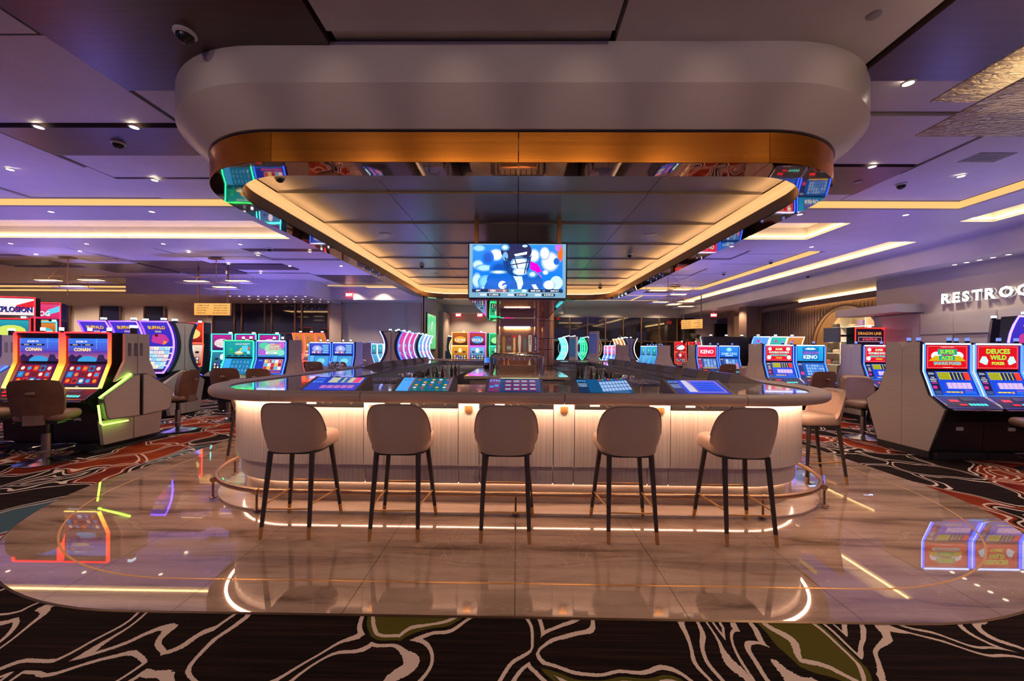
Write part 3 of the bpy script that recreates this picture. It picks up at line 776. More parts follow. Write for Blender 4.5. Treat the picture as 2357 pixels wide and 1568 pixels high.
# ------------------------------------------------------------------ bar body
bar = root('bar_counter', 'long beige bar with reeded lit front panels and padded edge', 'bar', (0, 4.5, 0))
bar.location = (0, 0, 0)
def bring(prof, name, mat, closed_prof=True, smooth=True, ang=.5):
    return seg_loft(full(18), prof, name, mat, bar, True, closed_prof, smooth, ang)
ARM = [(-.175, 1.082), (-.10, 1.098), (-.05, 1.100), (-.02, 1.092), (-.004, 1.075), (0, 1.05), (-.004, 1.025), (-.02, 1.008), (-.05, 1.0), (-.175, 1.0)]
g_ = .003
arms = [front(-2.17, -1.37 - g_), front(-1.37 + g_, .42 - g_), front(.42 + g_, 2.00 - g_), [(2.00 + g_, YF, 0, -1)] + arc_fr(16) + right(YF + RC, 5.2)[1:],
        right(5.2 + g_, 7.0), right(7.0 + g_, 8.8), right(8.8 + g_, 10.6), right(10.6 + g_, YB - RC - g_), arc_br(14), [(XJ - g_, YB, 0, 1), (0, YB, 0, 1)], [(-g_, YB, 0, 1), (-XJ + g_, YB, 0, 1)], arc_bl(14),
        left(10.6 + g_, YB - RC - g_), left(8.8 + g_, 10.6), left(7.0 + g_, 8.8), left(5.2 + g_, 7.0), [(-HW, 5.2, -1, 0)] + arc_fl(16)[:-1] + [(-2.17 - g_, YF, 0, -1)]]
for s_ in arms: seg_loft(s_, ARM, 'armrest', M['armrest'], bar, False, True, True, .8)
bring([(-.178, 1.072), (-1.05, 1.072), (-1.05, 1.03), (-.178, 1.03)], 'stone_top', M['stone'], True, True, .3)
bring([(-1.05, 1.045), (-1.062, 1.045), (-1.062, .93), (-1.05, .93)], 'inner_edge', M['steel'])
# front panels (reeded): wide door + narrow filler in turn
PO, LO = -.23, -.28
def panel(seg, z0, z1, off, name, mat):
    return seg_loft(seg, [(off, z0), (off, z1), (off - .02, z1), (off - .02, z0)], name, mat, bar, False, True, False)
wide = [(.885 * k, .345) for k in (-2, -1, 0, 1, 2)]
handles = []
for c, hw in wide:
    panel(front(c - hw + .003, c + hw - .003), .395, .925, PO, 'door_panel', M['reed'])
    panel(front(c - hw + .003, c + hw - .003), .215, .39, LO, 'lower_panel', M['reed'])
for k in (-2, -1, 0, 1):
    a, b = .885 * k + .345, .885 * (k + 1) - .345
    panel(front(a + .003, b - .003), .395, .985, PO, 'narrow_panel', M['reed'])
    panel(front(a + .003, b - .003), .215, .39, LO, 'lower_panel', M['reed'])
    xm = (a + b) / 2
    h = MB().box(xm - .035, xm - .012, YF - PO - .018, YF - PO, .90, .955).box(xm + .012, xm + .035, YF - PO - .018, YF - PO, .90, .955).box(xm - .012, xm + .012, YF - PO - .012, YF - PO, .885, .955)
    h.build('handle', M['brass'], bar)
for s in (1, -1):
    A = arc_fr(16) if s > 0 else arc_fl(16)
    ends = [(s * 2.118, YF, 0, -1)]
    seg = (ends + A[:9]) if s > 0 else (A[8:] + ends)
    for sg in (seg, A[8:] if s > 0 else A[:9]):
        panel(sg, .395, .985, PO, 'curved_panel', M['reed']); panel(sg, .215, .39, LO, 'lower_panel', M['reed'])
    y = YF + RC
    while y < YB - RC - .1:
        y2 = min(y + .69, YB - RC)
        sg = right(y + .003, y2 - .003) if s > 0 else left(y + .003, y2 - .003)
        panel(sg, .395, .985, PO, 'side_panel', M['reed']); panel(sg, .215, .39, LO, 'lower_panel', M['reed'])
        y = y2
panel([(XJ, YB, 0, 1), (-XJ, YB, 0, 1)], .215, .985, PO, 'rear_panel', M['reed']); panel(arc_br(12), .215, .985, PO, 'curved_panel', M['reed']); panel(arc_bl(12), .215, .985, PO, 'curved_panel', M['reed'])
bring([(-.262, .40), (-.262, .999), (-.40, .999), (-.40, .40)], 'carcass', M['gap'])
bring([(-.314, .02), (-.314, .212), (-.42, .212), (-.42, .02)], 'marble_plinth', M['marble2'], True, True, .3)
bring([(-.085, 0.0), (-.085, .018), (-.09, .023), (-.33, .023), (-.33, 0)], 'marble_step', M['marble2'], True, True, .3)
bring([(-.62, 0), (-.62, 1.03), (-.66, 1.03), (-.66, 0)], 'inner_wall', M['steel'])
bring([(-.15, .990), (-.172, .990), (-.172, .999), (-.15, .999)], 'light_strip', M['warm'], True, False)
bring([(-.302, .2095), (-.312, .2095), (-.312, .2125), (-.302, .2125)], 'toe_light_strip', M['warm2'], True, False)
bring([(-1.02, .955), (-1.04, .955), (-1.04, .962), (-1.02, .962)], 'under_bar_fill', M['under'], True, False)  # added glowing strip that lifts the dark bar interior
# machine faces behind the slots above each door: key locks, sticker, clip
for c, hw in wide:
    y0 = YF + .262
    f = MBb(c - hw + .02, c + hw - .02, y0 - .012, y0, .93, .998).build('service_plate', M['black'], bar)
    MBb(c - .20, c - .11, y0 - .014, y0 - .012, .955, .985).build('sticker', M['white'], f)
    for dx in (.02, .22):
        MB().cyl((c + dx, y0 - .02, .962), (c + dx, y0 - .012, .962), .011, n=12).build('lock', M['chrome'], f)
    MB().cyl((c - .08, y0 - .016, .985), (c - .03, y0 - .016, .945), .006, n=6).build('clip', M['chrome'], f)
# foot rail
rl = root('foot_rail', 'bronze foot rail on short posts around the bar base', 'foot rail')
RO = -.075
path = [(x + nx * RO, y + ny * RO, .197) for x, y, nx, ny in [(HW, 12.0, 1, 0)][:0] + left(YF + RC + .1, 6.5) + arc_fl(18) + arc_fr(18) + right(YF + RC + .1, 6.5)]
MB().tube(path, .0225, 14).build('rail', M['rail'], rl, True)
posts = [(-2.93, 3.75), (-2.32, 3.475), (0, 3.475), (2.18, 3.475), (2.93, 3.75), (3.225, 4.35), (-3.225, 4.45), (3.225, 6.0), (-3.225, 6.0)]
for x, y in posts:
    p = MB().cyl((x, y, .034), (x, y, .18), .0095, n=10).build('post', M['darkbronze'], rl, True)
    MB().lathe([(.034, .0), (.034, .005), (.026, .010), (.012, .014)], 16, (x, y, .0235)).build('flange', M['darkbronze'], p, True)
    d = Vector((1, 0, 0)) if abs(x) < 2.4 else Vector((-(y - (YF + RC)), x - math.copysign(HW - RC, x), 0)).normalized() if y < YF + RC else Vector((0, 1, 0))
    q = Vector((x, y, .197)); MB().cyl(q - d * .014, q + d * .014, .0275, n=16).build('collar', M['rail'], p, True)
# ------------------------------------------------------------------ bar stools
def make_stool():
    r = root('bar_stool', 'x', 'bar stool')
    def shell(off):
        nu, nv = 25, 9; g = []
        for j in range(nv):
            v = j / (nv - 1); ring = []
            for i in range(nu):
                th = -1 + 2 * i / (nu - 1)
                a = abs(th)
                t = max(0, (a - .22) / .78); tb = max(0, (a - .45) / .55)
                top = 1.055 - .11 * t ** 2 - .13 * t ** 4; bot = .662 + .06 * tb ** 2
                z = bot + (top - bot) * v
                rad = 1 - .10 * (1 - min(1, v * 2.0)) ** 2 + .02 * v
                ang = th * 1.42
                ring.append(((.252 * rad + off) * sin(ang), -.03 - (.205 * rad + off) * (cos(ang) ** .8) - .035 * v, z + (off * .4 if j == nv - 1 else 0)))
            g.append(ring)
        return g, nu, nv
    go, nu, nv = shell(0); gi, _, _ = shell(-.045)
    mb = MB(); 
    mb.v = [p for rg_ in go for p in rg_] + [p for rg_ in gi for p in rg_]; K = nu * nv
    F = []
    for j in range(nv - 1):
        for i in range(nu - 1):
            a = j * nu + i; F.append([a, a + 1, a + nu + 1, a + nu]); F.append([K + a, K + a + nu, K + a + nu + 1, K + a + 1])
    for i in range(nu - 1):
        a = (nv - 1) * nu + i; F.append([a, a + 1, K + a + 1, K + a]); F.append([i, K + i, K + i + 1, i + 1])
    for j in range(nv - 1):
        for i in (0, nu - 1):
            a = j * nu + i; f = [a, K + a, K + a + nu, a + nu]; F.append(f if i else f[::-1])
    mb.f = F; mb.c = [None] * len(F); mb.m = [0] * len(F)
    bk = mb.build('backrest', M['leather'], r, True, .9)
    MB().tube([(p[0] * 1.0, p[1], p[2] + .002) for p in go[-1]], .0045, 6).build('piping', M['pipe'], bk, True)
    st = MB().cushion(0, .045, .655, .465, .46, .115, .12, .035, 8).build('seat', M['leather'], r, True, 1.0)
    MB().cushion(0, .02, .645, .42, .42, .02, .12, .006, 6).build('seat_base', M['blackm'], r, True)
    for sx in (-1, 1):
        for back in (True, False):
            top = Vector((sx * .165, -.155 if back else .165, .66)); bot = Vector((sx * (.187 if back else .232), -.245 if back else .238, 0.0))
            k = bot + (top - bot) * .14
            lg = MB().cyl(k, top, .0155, .0215, 12).build('leg', M['legwood'], r, True)
            MB().cyl(bot, k, .0125, .0162, 12).build('foot_cap', M['brass'], lg, True)
    def at(sx, back, z):
        top = Vector((sx * .165, -.155 if back else .165, .66)); bot = Vector((sx * (.187 if back else .232), -.245 if back else .238, 0.0))
        return bot + (top - bot) * (z / .66)
    for a, b in ((at(-1, True, .225), at(1, True, .225)), (at(-1, False, .312), at(1, False, .312)), (at(-1, True, .255), at(-1, False, .235)), (at(1, True, .255), at(1, False, .235))):
        MB().cyl(a, b, .007, n=8).build('stretcher', M['brass'], r, True)
    return r
st0 = make_stool()
sl = ['cream leather bar stool at the far left of the front row', 'cream leather bar stool, second from the left in front', 'cream leather bar stool in the middle of the front row', 'cream leather bar stool, second from the right in front', 'cream leather bar stool at the right end of the front row']
spots = [(-1.79, 3.245, 0.02, sl[0]), (-.94, 3.24, 0.01, sl[1]), (-.08, 3.235, 0.0, sl[2]), (.90, 3.25, 0.0, sl[3]), (1.80, 3.235, -.015, sl[4]),
         (3.44, 4.58, PI / 2, 'cream leather bar stool round the right corner of the bar, seen side on'),
         (3.46, 5.55, PI / 2, 'cream bar stool top just above the right counter, nearest the corner stool'), (3.46, 6.42, PI / 2, 'cream bar stool top behind the second console on the right side'), (3.46, 7.3, PI / 2, 'cream bar stool on the right side, third beyond the corner stool'),
         (-3.44, 5.12, -PI / 2, 'bar stool mostly hidden behind the left end of the bar'), (-3.46, 7.75, -PI / 2, 'cream bar stool behind the wine glasses on the left counter'), (-3.46, 9.4, -PI / 2, 'cream bar stool far along the left side of the bar')]
for i, (x, y, rz, lb) in enumerate(spots): place(st0, i > 0, (x, y, 0 if (abs(x) < 3 or abs(y) > 0) else 0), rz, lb, 'cream bar stools around the bar', 'bar stool')

# ------------------------------------------------------------------ game consoles let into the counter
def console_pic(kind):
    def fn(u, v, d):  # sheet from front lip (v=0) to back edge (v=1)
        return ((u - .5) * .50, .03 + v * .30 - d * .3, 1.086 + v * .098 + .003 + d * .95)
    p = Pic(.50, .32, fn)
    if kind == 0:
        p.r(0, 0, 1, 1, '#1436b8'); p.t('$500', .12, .62, .16, '#58a8ff', .2); p.t('STN', .12, .84, .1, '#58a8ff', .2)
        p.r(.32, .56, .95, .95, '#b8b8a0'); p.r(.50, .56, .58, .95, '#1c5aa0'); p.r(.62, .56, .70, .95, '#1c5aa0'); p.r(.80, .56, .93, .95, '#e03a78')
        for i in range(5): p.r(.28 + .13 * i, .12, .39 + .13 * i, .34, '#b06ab0')
    elif kind == 1:
        p.r(0, 0, 1, 1, '#12606e'); p.r(0, 0, .24, 1, '#4aa0f0'); p.t('STN', .12, .82, .1, '#20406a', .16)
        for r_ in range(4):
            for c_ in range(5): p.e(.34 + .14 * c_, .84 - .22 * r_, .035, .055, ['#c04030', '#3050d0', '#e0a030', '#d0d0e0'][(r_ + c_) % 4], 8)
        p.r(.24, 0, .26, 1, '#a04060'); p.r(.96, 0, .98, 1, '#c04060')
    elif kind == 2:
        p.r(0, 0, 1, 1, '#0a2458'); p.r(0, 0, .22, 1, '#681848'); p.t('STN', .11, .82, .16, '#60a0ff', .2, .02); p.r(.03, .3, .10, .42, '#2890ff'); p.r(.12, .36, .19, .5, '#2890ff')
        for r_ in range(3):
            for c_ in range(4): p.r(.32 + .155 * c_, .10 + .25 * r_, .44 + .155 * c_, .27 + .25 * r_, '#c02040'); p.r(.335 + .155 * c_, .14 + .25 * r_, .425 + .155 * c_, .23 + .25 * r_, '#40b0c0')
        p.r(.22, .88, .98, .94, '#d8c870')
    elif kind == 3:
        p.r(0, 0, 1, 1, '#0c4c7c'); p.r(0, 0, .2, 1, '#0c2c50'); p.t('STN', .1, .85, .13, '#50b0ff', .17, .02); p.t('YOU GOTTA', .1, .64, .07, '#c0e0ff', .18); p.t('HAVE', .1, .54, .07, '#c0e0ff', .16); p.t('THEM!', .1, .44, .07, '#c0e0ff', .16)
        for c_ in range(9):
            for r_ in range(3): p.r(.44 + .06 * c_, .08 + .24 * r_, .49 + .06 * c_, .28 + .24 * r_, '#9cb8e8')
            p.r(.44 + .06 * c_, .86, .49 + .06 * c_, .95, ['#c03040', '#30a050', '#4040d0'][c_ % 3])
    else:
        p.r(0, 0, 1, 1, '#0f3ed0'); p.r(0, 0, .2, 1, '#102a70'); p.t('STN', .1, .85, .12, '#60b0ff', .17, .02); p.t('THE SPORTS', .1, .62, .07, '#a0d0ff', .18); p.t('BOOK', .1, .52, .07, '#a0d0ff', .16); p.t('VEGAS', .1, .42, .07, '#a0d0ff', .16)
        p.p([(.26, .1), (.42, .1), (.38, .95), (.28, .95)], '#c0c0d8'); p.r(.42, .08, .92, .92, '#1c50e8'); p.frame(.40, .06, .94, .94, .03, '#c08050')
        for r_ in range(4): p.r(.46, .2 + .17 * r_, .88, .24 + .17 * r_, '#0c2a90')
    return p
def make_console(kind, r):
    prof = [(-.01, 1.073), (.025, 1.086), (.335, 1.184), (.365, 1.180), (.40, 1.073)]
    MB().prism(prof, -.245, .245, 'x').build('housing', M['black'], r)
    for s in (-1, 1):
        MB().prism([(-.03, 1.073), (.02, 1.09), (.34, 1.192), (.385, 1.186), (.43, 1.073)], s * .247, s * .275, 'x').build('side_cheek', M['housing'], r)
    MB().prism([(.366, 1.182), (.372, 1.186), (.43, 1.076), (.41, 1.073)], -.247, .247, 'x').build('rear_cover', M['housing'], r)
    console_pic(kind).build('screen', r, kind == 99)
    bt = MBb(-.25, .25, -.045, -.008, 1.073, 1.083).build('button_bar', M['black'], r)
    for i, x in enumerate([-.19, -.11, -.04, .01, .06, .11, .19]):
        w = .022 if i in (0, 1, 6) else .013
        c = hx('#3048ff') if i in (0, 6) else hx('#a0f0ff')
        MB().box(x - w, x + w, -.040, -.020, 1.083, 1.086, c).build('button', M['led_d'], bt)
    MBb(.13, .23, -.06, -.048, 1.073, 1.078).build('reader_slot', M['brass'], r)
cl = ['game console with pay table screen, leftmost in the counter', 'game console with teal icon grid, second from the left', 'game console with dark red tiles in the middle of the counter', 'game console with pale number grid, second from the right', 'game console with blue screen at the right end of the front']
for k, x in enumerate([-1.75, -.88, -.02, .835, 1.73]):
    r = root('bar_game_console', cl[k], 'game console', (x, 3.585, 0), 0, 'game consoles in the bar counter'); make_console(k, r)
def side_console(x, y, rz, lb):
    r = root('bar_game_console', lb, 'game console', (x, y, 0), rz, 'game consoles along the bar sides')
    make_console(4 if y < 6 else 0, r)
ords = ['first', 'second', 'third', 'fourth', 'fifth', 'sixth', 'seventh', 'eighth', 'ninth']
for i in range(8): side_console(3.10, 5.25 + .865 * i, PI / 2, 'taupe console back on the right counter, %s from the front corner' % ords[i])
for i in range(5): side_console(-3.10, 8.1 + .865 * i, -PI / 2, 'taupe console back on the left counter, %s from the wine glasses' % ords[i])
# ------------------------------------------------------------------ gaming machines
WHT = hx('#b8c8ff'); BLU = hx('#2a50ff'); PUR = hx('#7040ff'); RED = hx('#ff1a20'); ORA = hx('#ff8a20'); YEL = hx('#ffd860'); TEA = hx('#20e0d0'); GRN = hx('#30ff60'); LIME = hx('#b8ff50'); MAG = hx('#ff30c0'); CYA = hx('#50c0ff')
def candle(parent, x, y, z, lit=True):
    c = MB().cyl((x, y, z), (x, y, z + .028), .028, n=10).build('candle', M['black'], parent)
    MB().cyl((x, y, z + .028), (x, y, z + .075), .026, .026, 10, True, hx('#e8f4ff') if lit else hx('#5060a0')).build('candle_lamp', M['led_c'], c)
PICS = {}
def up_pic(kind, w, h, fn=None, sub=1):
    """upper screens"""
    p = Pic(w, h, fn, sub)
    if kind == 'aces':
        p.r(0, 0, 1, 1, '#d80818'); p.frame(.03, .04, .97, .96, .012, '#f0a0a0')
        p.e(.24, .55, .13, .18, '#e8f0f0'); p.e(.76, .55, .13, .18, '#e8f0f0'); p.p([(.05, .33), (.2, .55), (.8, .55), (.95, .33)], '#d0b010')
        p.r(.27, .60, .73, .84, '#10a090'); p.r(.30, .36, .68, .56, '#10a090')
        p.t('SUPER', .5, .72, .17, '#b8f020', .42, .03, sh='#08605a'); p.t('ACES', .49, .46, .16, '#b8f020', .34, .03, sh='#08605a'); p.t('BONUS POKER', .5, .24, .13, '#20a8e8', .8, .03, sh='#f0e020')
        p.e(.42, .92, .10, .014, '#f0c0c0', 8); p.e(.58, .92, .08, .014, '#f0c0c0', 8); p.e(.5, .06, .14, .014, '#f0c0c0', 8)
    elif kind == 'deuces':
        p.r(0, 0, 1, 1, '#d80818'); p.frame(.03, .04, .97, .96, .012, '#f0a0a0')
        for i in range(3):
            p.p([(.06 + .04 * i, .30 + .05 * i), (.2 + .02 * i, .18), (.27, .36), (.13 + .04 * i, .56)], '#d0f0f8'); p.p([(.94 - .04 * i, .30 + .05 * i), (.8 - .02 * i, .18), (.73, .36), (.87 - .04 * i, .56)], '#d0f0f8')
        p.t('DEUCES', .5, .76, .21, '#c8f020', .82, .03, sh='#10807a'); p.t('WILD', .5, .50, .20, '#c8f020', .55, .03, sh='#10807a'); p.t('POKER', .5, .25, .13, '#f0f020', .46, .03, sh='#10807a')
    elif kind == 'double':
        p.r(0, 0, 1, 1, '#e01030'); p.frame(.03, .04, .97, .96, .014, '#ffb0b0'); p.e(.15, .8, .07, .12, '#f0fff0'); p.e(.85, .8, .08, .12, '#f0fff0'); p.e(.12, .24, .08, .14, '#f0fff0'); p.e(.88, .24, .08, .14, '#f0fff0')
        p.t('SUPER', .5, .79, .13, '#f0ffb0', .42, .03, sh='#20a090'); p.t('DOUBLE DOUBLE', .5, .58, .13, '#f0fff0', .84, .03, sh='#20a090'); p.t('BONUS POKER', .5, .38, .13, '#60e8e0', .84, .03, sh='#086860'); p.t('POKER', .5, .2, .1, '#f8e020', .4, .02)
    elif kind == 'mckeno':
        p.r(0, 0, 1, 1, '#1894d8', '#20b0e8'); p.r(.2, .06, .82, .94, '#0c74c0'); p.e(.5, .82, .22, .06, '#d0f8ff'); p.e(.42, .84, .06, .06, '#f0ffff', 8); p.e(.58, .84, .06, .06, '#f0ffff', 8)
        p.t('MULTI-CARD', .5, .58, .17, '#5030c0', .62, .03, sh='#f080c0'); p.t('KENO', .5, .28, .27, '#e8fbff', .58, .04, sh='#1868a8')
    elif kind == 'keno':
        p.r(0, 0, 1, 1, '#e81028', '#f01858'); p.frame(.03, .05, .97, .95, .02, '#ffd0d8'); p.t('KENO', .5, .5, .38, '#f4fcff', .72, .03, sh='#a00818')
    elif kind == 'king':
        p.r(0, 0, 1, 1, '#1060e0', '#3090f0'); p.e(.5, .72, .16, .2, '#70c8ff'); p.r(.42, .62, .58, .85, '#b0e8d0'); p.t('GAME KING', .5, .32, .24, '#b8e8ff', .86, .02, sh='#1848a0'); p.r(.3, .1, .7, .17, '#c8ecff')
    elif kind == 'goldparty':
        p.r(0, 0, 1, 1, '#108898', '#18a0a0'); p.t('GOLD PARTY', .64, .84, .12, '#d8f8f0', .62, .02, sh='#0c5058')
        for i, c in enumerate(['#ff3030', '#ffb030', '#f8f040', '#40e060', '#40a0ff']):
            p.p([(.44 + .03 * i, .34), (.47 + .03 * i, .34), (.60 + .02 * i, .62), (.72, .74 - .02 * i), (.70, .70 - .02 * i), (.56 + .02 * i, .58)], c)
        p.r(.62, .34, .84, .74, '#50d0f8'); p.e(.5, .26, .17, .11, '#d8a838'); p.e(.5, .30, .13, .07, '#c8fff0'); p.e(.2, .5, .07, .1, '#20c070'); p.r(.14, .2, .28, .42, '#20a858'); p.e(.88, .55, .05, .12, '#c06858'); p.e(.86, .3, .06, .1, '#a0f0ff')
        for i in range(4): p.r(.04 + .25 * i, .04, .22 + .25 * i, .12, '#0a3a58')
    elif kind == 'happy':
        p.r(0, 0, 1, 1, '#40a8a0', '#9070d0'); p.e(.25, .75, .2, .2, '#50d0a0'); p.e(.2, .3, .2, .2, '#b060d8'); p.e(.55, .55, .3, .35, '#a8d8b8'); p.e(.85, .3, .16, .2, '#80e0c0'); p.e(.9, .8, .12, .2, '#d060c0')
        p.t('HAPPY', .66, .78, .16, '#e04070', .4, .03, sh='#f8e8d8'); p.t('LUCKY', .66, .56, .18, '#c84858', .42, .03, sh='#f8e8d8'); p.r(.3, .2, .72, .34, '#e8f8e8'); p.t('$5,005.00', .5, .27, .09, '#3060a0', .4, .02); p.r(0, 0, 1, .09, '#3070d0')
    elif kind == 'bluecase':
        p.r(0, 0, 1, 1, '#2038b8', '#4050c8'); p.e(.35, .5, .26, .32, '#a0a8f0'); p.e(.36, .55, .1, .13, '#d0d8ff'); p.r(.06, .08, .58, .3, '#5040a0')
        for i in range(5): p.r(.08 + .1 * i, .12, .15 + .1 * i, .26, ['#f0e0c0', '#ffffff', '#e06040', '#f0f0f0', '#e0a060'][i]); p.r(.62 + .03 * (i % 2), .12 + .16 * i, .94, .22 + .16 * i, '#80c8e8')
    elif kind == 'warrior':
        p.r(0, 0, 1, .45, '#c06a50', '#5030a0'); p.r(0, .45, 1, 1, '#4848c0', '#3878e8')
        p.p([(0, 0), (0, .2), (.1, .32), (.2, .2), (.3, .3), (.4, .15), (1, .1), (1, 0)], '#281848'); p.e(.5, 0, .26, .24, '#3898d8', 16, 0, PI)
        p.t('$10,001.76', .34, .86, .10, '#f8f4e0', .36, .03); p.r(.04, .68, .32, .76, '#181840'); p.r(.36, .68, .64, .76, '#181840'); p.t('$783.52', .18, .72, .055, '#f0e8d0', .24, .02); p.t('$107.84', .5, .72, .055, '#f0e8d0', .24, .02)
        p.t('CONAN', .36, .52, .15, '#f8e8b0', .6, .03, sh='#c06020')
        p.r(.66, .86, 1.0, .865, '#a0d0ff'); p.r(.72, .55, .726, 1, '#a0d0ff'); p.p([(.72, 0), (.78, .3), (.9, .3), (.97, 0)], '#302050')
    elif kind == 'blank':
        p.r(0, 0, 1, 1, '#2060d8', '#40a8e8')
        rg2 = random.Random(w * 31 + h); 
        for i in range(7): p.e(rg2.uniform(.15, .85), rg2.uniform(.15, .85), rg2.uniform(.05, .14), rg2.uniform(.05, .12), rg2.choice(['#c080ff', '#60e0ff', '#ffffff', '#3040c0', '#ff60a0']), 8)
    elif kind == 'teal':
        p.r(0, 0, 1, 1, '#107888', '#30b0c0'); p.e(.5, .5, .3, .3, '#208898'); p.e(.5, .55, .14, .18, '#60d8d0')
    elif kind == 'pinkish':
        p.r(0, 0, 1, 1, '#d81858', '#f04080'); p.e(.5, .5, .25, .3, '#ff90c0'); p.e(.5, .4, .15, .2, '#4060ff')
    return p
def low_pic(kind, w, h, fn):
    p = Pic(w, h, fn)
    if kind in ('aces', 'deuces', 'double'):
        p.r(0, 0, 1, 1, '#1048d8'); p.r(0, 0, .2, 1, '#181c40'); p.t('STN', .10, .90, .085, '#e0f0ff', .15, .02)
        for i, s_ in enumerate({'aces': ['THE', 'SPORTS', 'BOOK', 'VEGAS'], 'deuces': ['YOU', 'GOTTA', 'HAVE', 'THEM!'], 'double': ['WIN', '$500', 'CASH', 'DAILY']}[kind]): p.t(s_, .10, .74 - .075 * i, .055, '#f0f0f8' if i < 3 else '#f040c0', .17, .02)
        p.r(.03, .28, .12, .40, '#e02890'); p.r(.03, .06, .18, .2, '#405090')
        p.r(.24, .66, .96, .97, '#d8d020')
        for i in range(8): p.r(.24, .665 + .038 * i, .5, .69 + .038 * i, '#808818')
        for i in range(4): p.r(.52 + .085 * i, .66, .585 + .085 * i, .97, '#142468')
        p.r(.83, .66, .96, .97, '#f03818')
        for i in range(5): p.r(.36 + .112 * i, .30, .465 + .112 * i, .55, '#d8b8e8')
        for i in range(3): p.r(.28 + .1 * i, .14, .37 + .1 * i, .19, '#e8d020')
        p.e(.62, .16, .03, .05, '#f0a030', 10); p.r(.7, .1, .95, .2, '#2868e0'); p.t('CREDIT $5.00', .8, .23, .04, '#ff7050', .24)
        p.r(0, 0, 1, .05, '#3080e8')
    elif kind in ('keno', 'mckeno', 'king'):
        p.r(0, 0, 1, 1, '#1058b8' if kind != 'keno' else '#104080'); p.r(0, 0, .18, 1, '#a01850' if kind == 'keno' else '#203878'); p.t('STN', .09, .88, .09, '#f0f4ff', .14, .02)
        n_ = 7 if kind == 'mckeno' else 4
        for i in range(n_):
            for j in range(4): p.r(.30 + .66 / n_ * i, .16 + .19 * j, .30 + .66 / n_ * (i + .82), .31 + .19 * j, random.choice(['#88b8e8', '#5088d8', '#c8d8f0', '#e08090'] if kind == 'king' else ['#88b8f0', '#6090e0']))
        p.r(.22, .03, .95, .09, '#e8c830'); p.r(.03, .2, .15, .4, '#e03890')
    elif kind == 'goldparty':
        p.r(0, 0, 1, 1, '#1478a8'); p.r(0, 0, .24, 1, '#38a8f0')
        for j in range(3):
            for i in range(5): p.t('JQ9JKKAJJAQJ9KA'[j * 5 + i], .34 + .135 * i, .78 - .27 * j, .15, ['#b0e8e8', '#60b8f0', '#9090e0'][(i + j) % 3], .1, .02)
    elif kind == 'happy':
        p.r(0, 0, 1, 1, '#2038b0'); p.t('STN', .13, .88, .09, '#80b0f0', .18, .02); p.r(.27, .26, .95, .97, '#d88890')
        for j in range(3):
            for i in range(5): p.r(.29 + .13 * i, .30 + .22 * j, .405 + .13 * i, .5 + .22 * j, ['#c03848', '#58b8d8', '#d8c050', '#e8e0f0', '#a02038'][(i * 2 + j) % 5])
        for i, q in enumerate('KKQAQ'): p.t(q, .345 + .13 * i, .84, .12, '#f8f0f0', .09, .02)
        p.r(.2, .12, .95, .2, '#d05060'); p.r(0, 0, 1, .08, '#3068e0')
    elif kind == 'bluecase':
        p.r(0, 0, 1, 1, '#2858c8'); p.r(0, 0, .22, 1, '#58b0f0'); p.r(.26, .1, .96, .95, '#3898d0'); p.e(.6, .5, .2, .25, '#78d0e8')
    elif kind == 'warrior':
        p.r(0, 0, 1, 1, '#401848')
        for j in range(3):
            for i in range(5):
                p.r(.10 + .165 * i, .16 + .27 * j, .245 + .165 * i, .41 + .27 * j, ['#b01818', '#c83028', '#3070b0', '#902050', '#8c1c20'][(i + 2 * j) % 5]); p.e(.172 + .165 * i, .285 + .27 * j, .05, .08, ['#e88030', '#3898e0', '#f0d8c8', '#602030'][(i * 3 + j) % 4], 8)
        for i in range(3): p.r(.12 + .26 * i, .03, .34 + .26 * i, .11, '#181420'); p.r(.13 + .26 * i, .04, .33 + .26 * i, .10, '#302838')
        p.t('$8.80', .49, .07, .045, '#f8e0a0', .14, .02)
    elif kind == 'teal': p.r(0, 0, 1, 1, '#2888b0', '#48a8d0')
    else:
        p.r(0, 0, 1, 1, '#2858d0', '#5070e0')
        for i in range(6): p.e(.2 + .3 * (i % 3), .3 + .4 * (i // 3), .08, .12, ['#ffffff', '#c060f0', '#60e0f0'][i % 3], 8)
    return p
PROF = [(0, 1.62), (-.25, 1.62), (-.25, 1.21), (-.375, .88), (-.585, .72), (-.575, .68), (-.40, .52), (-.375, .10), (-.33, .10), (-.33, 0), (0, 0)]
W_ = .71
_mc = {}
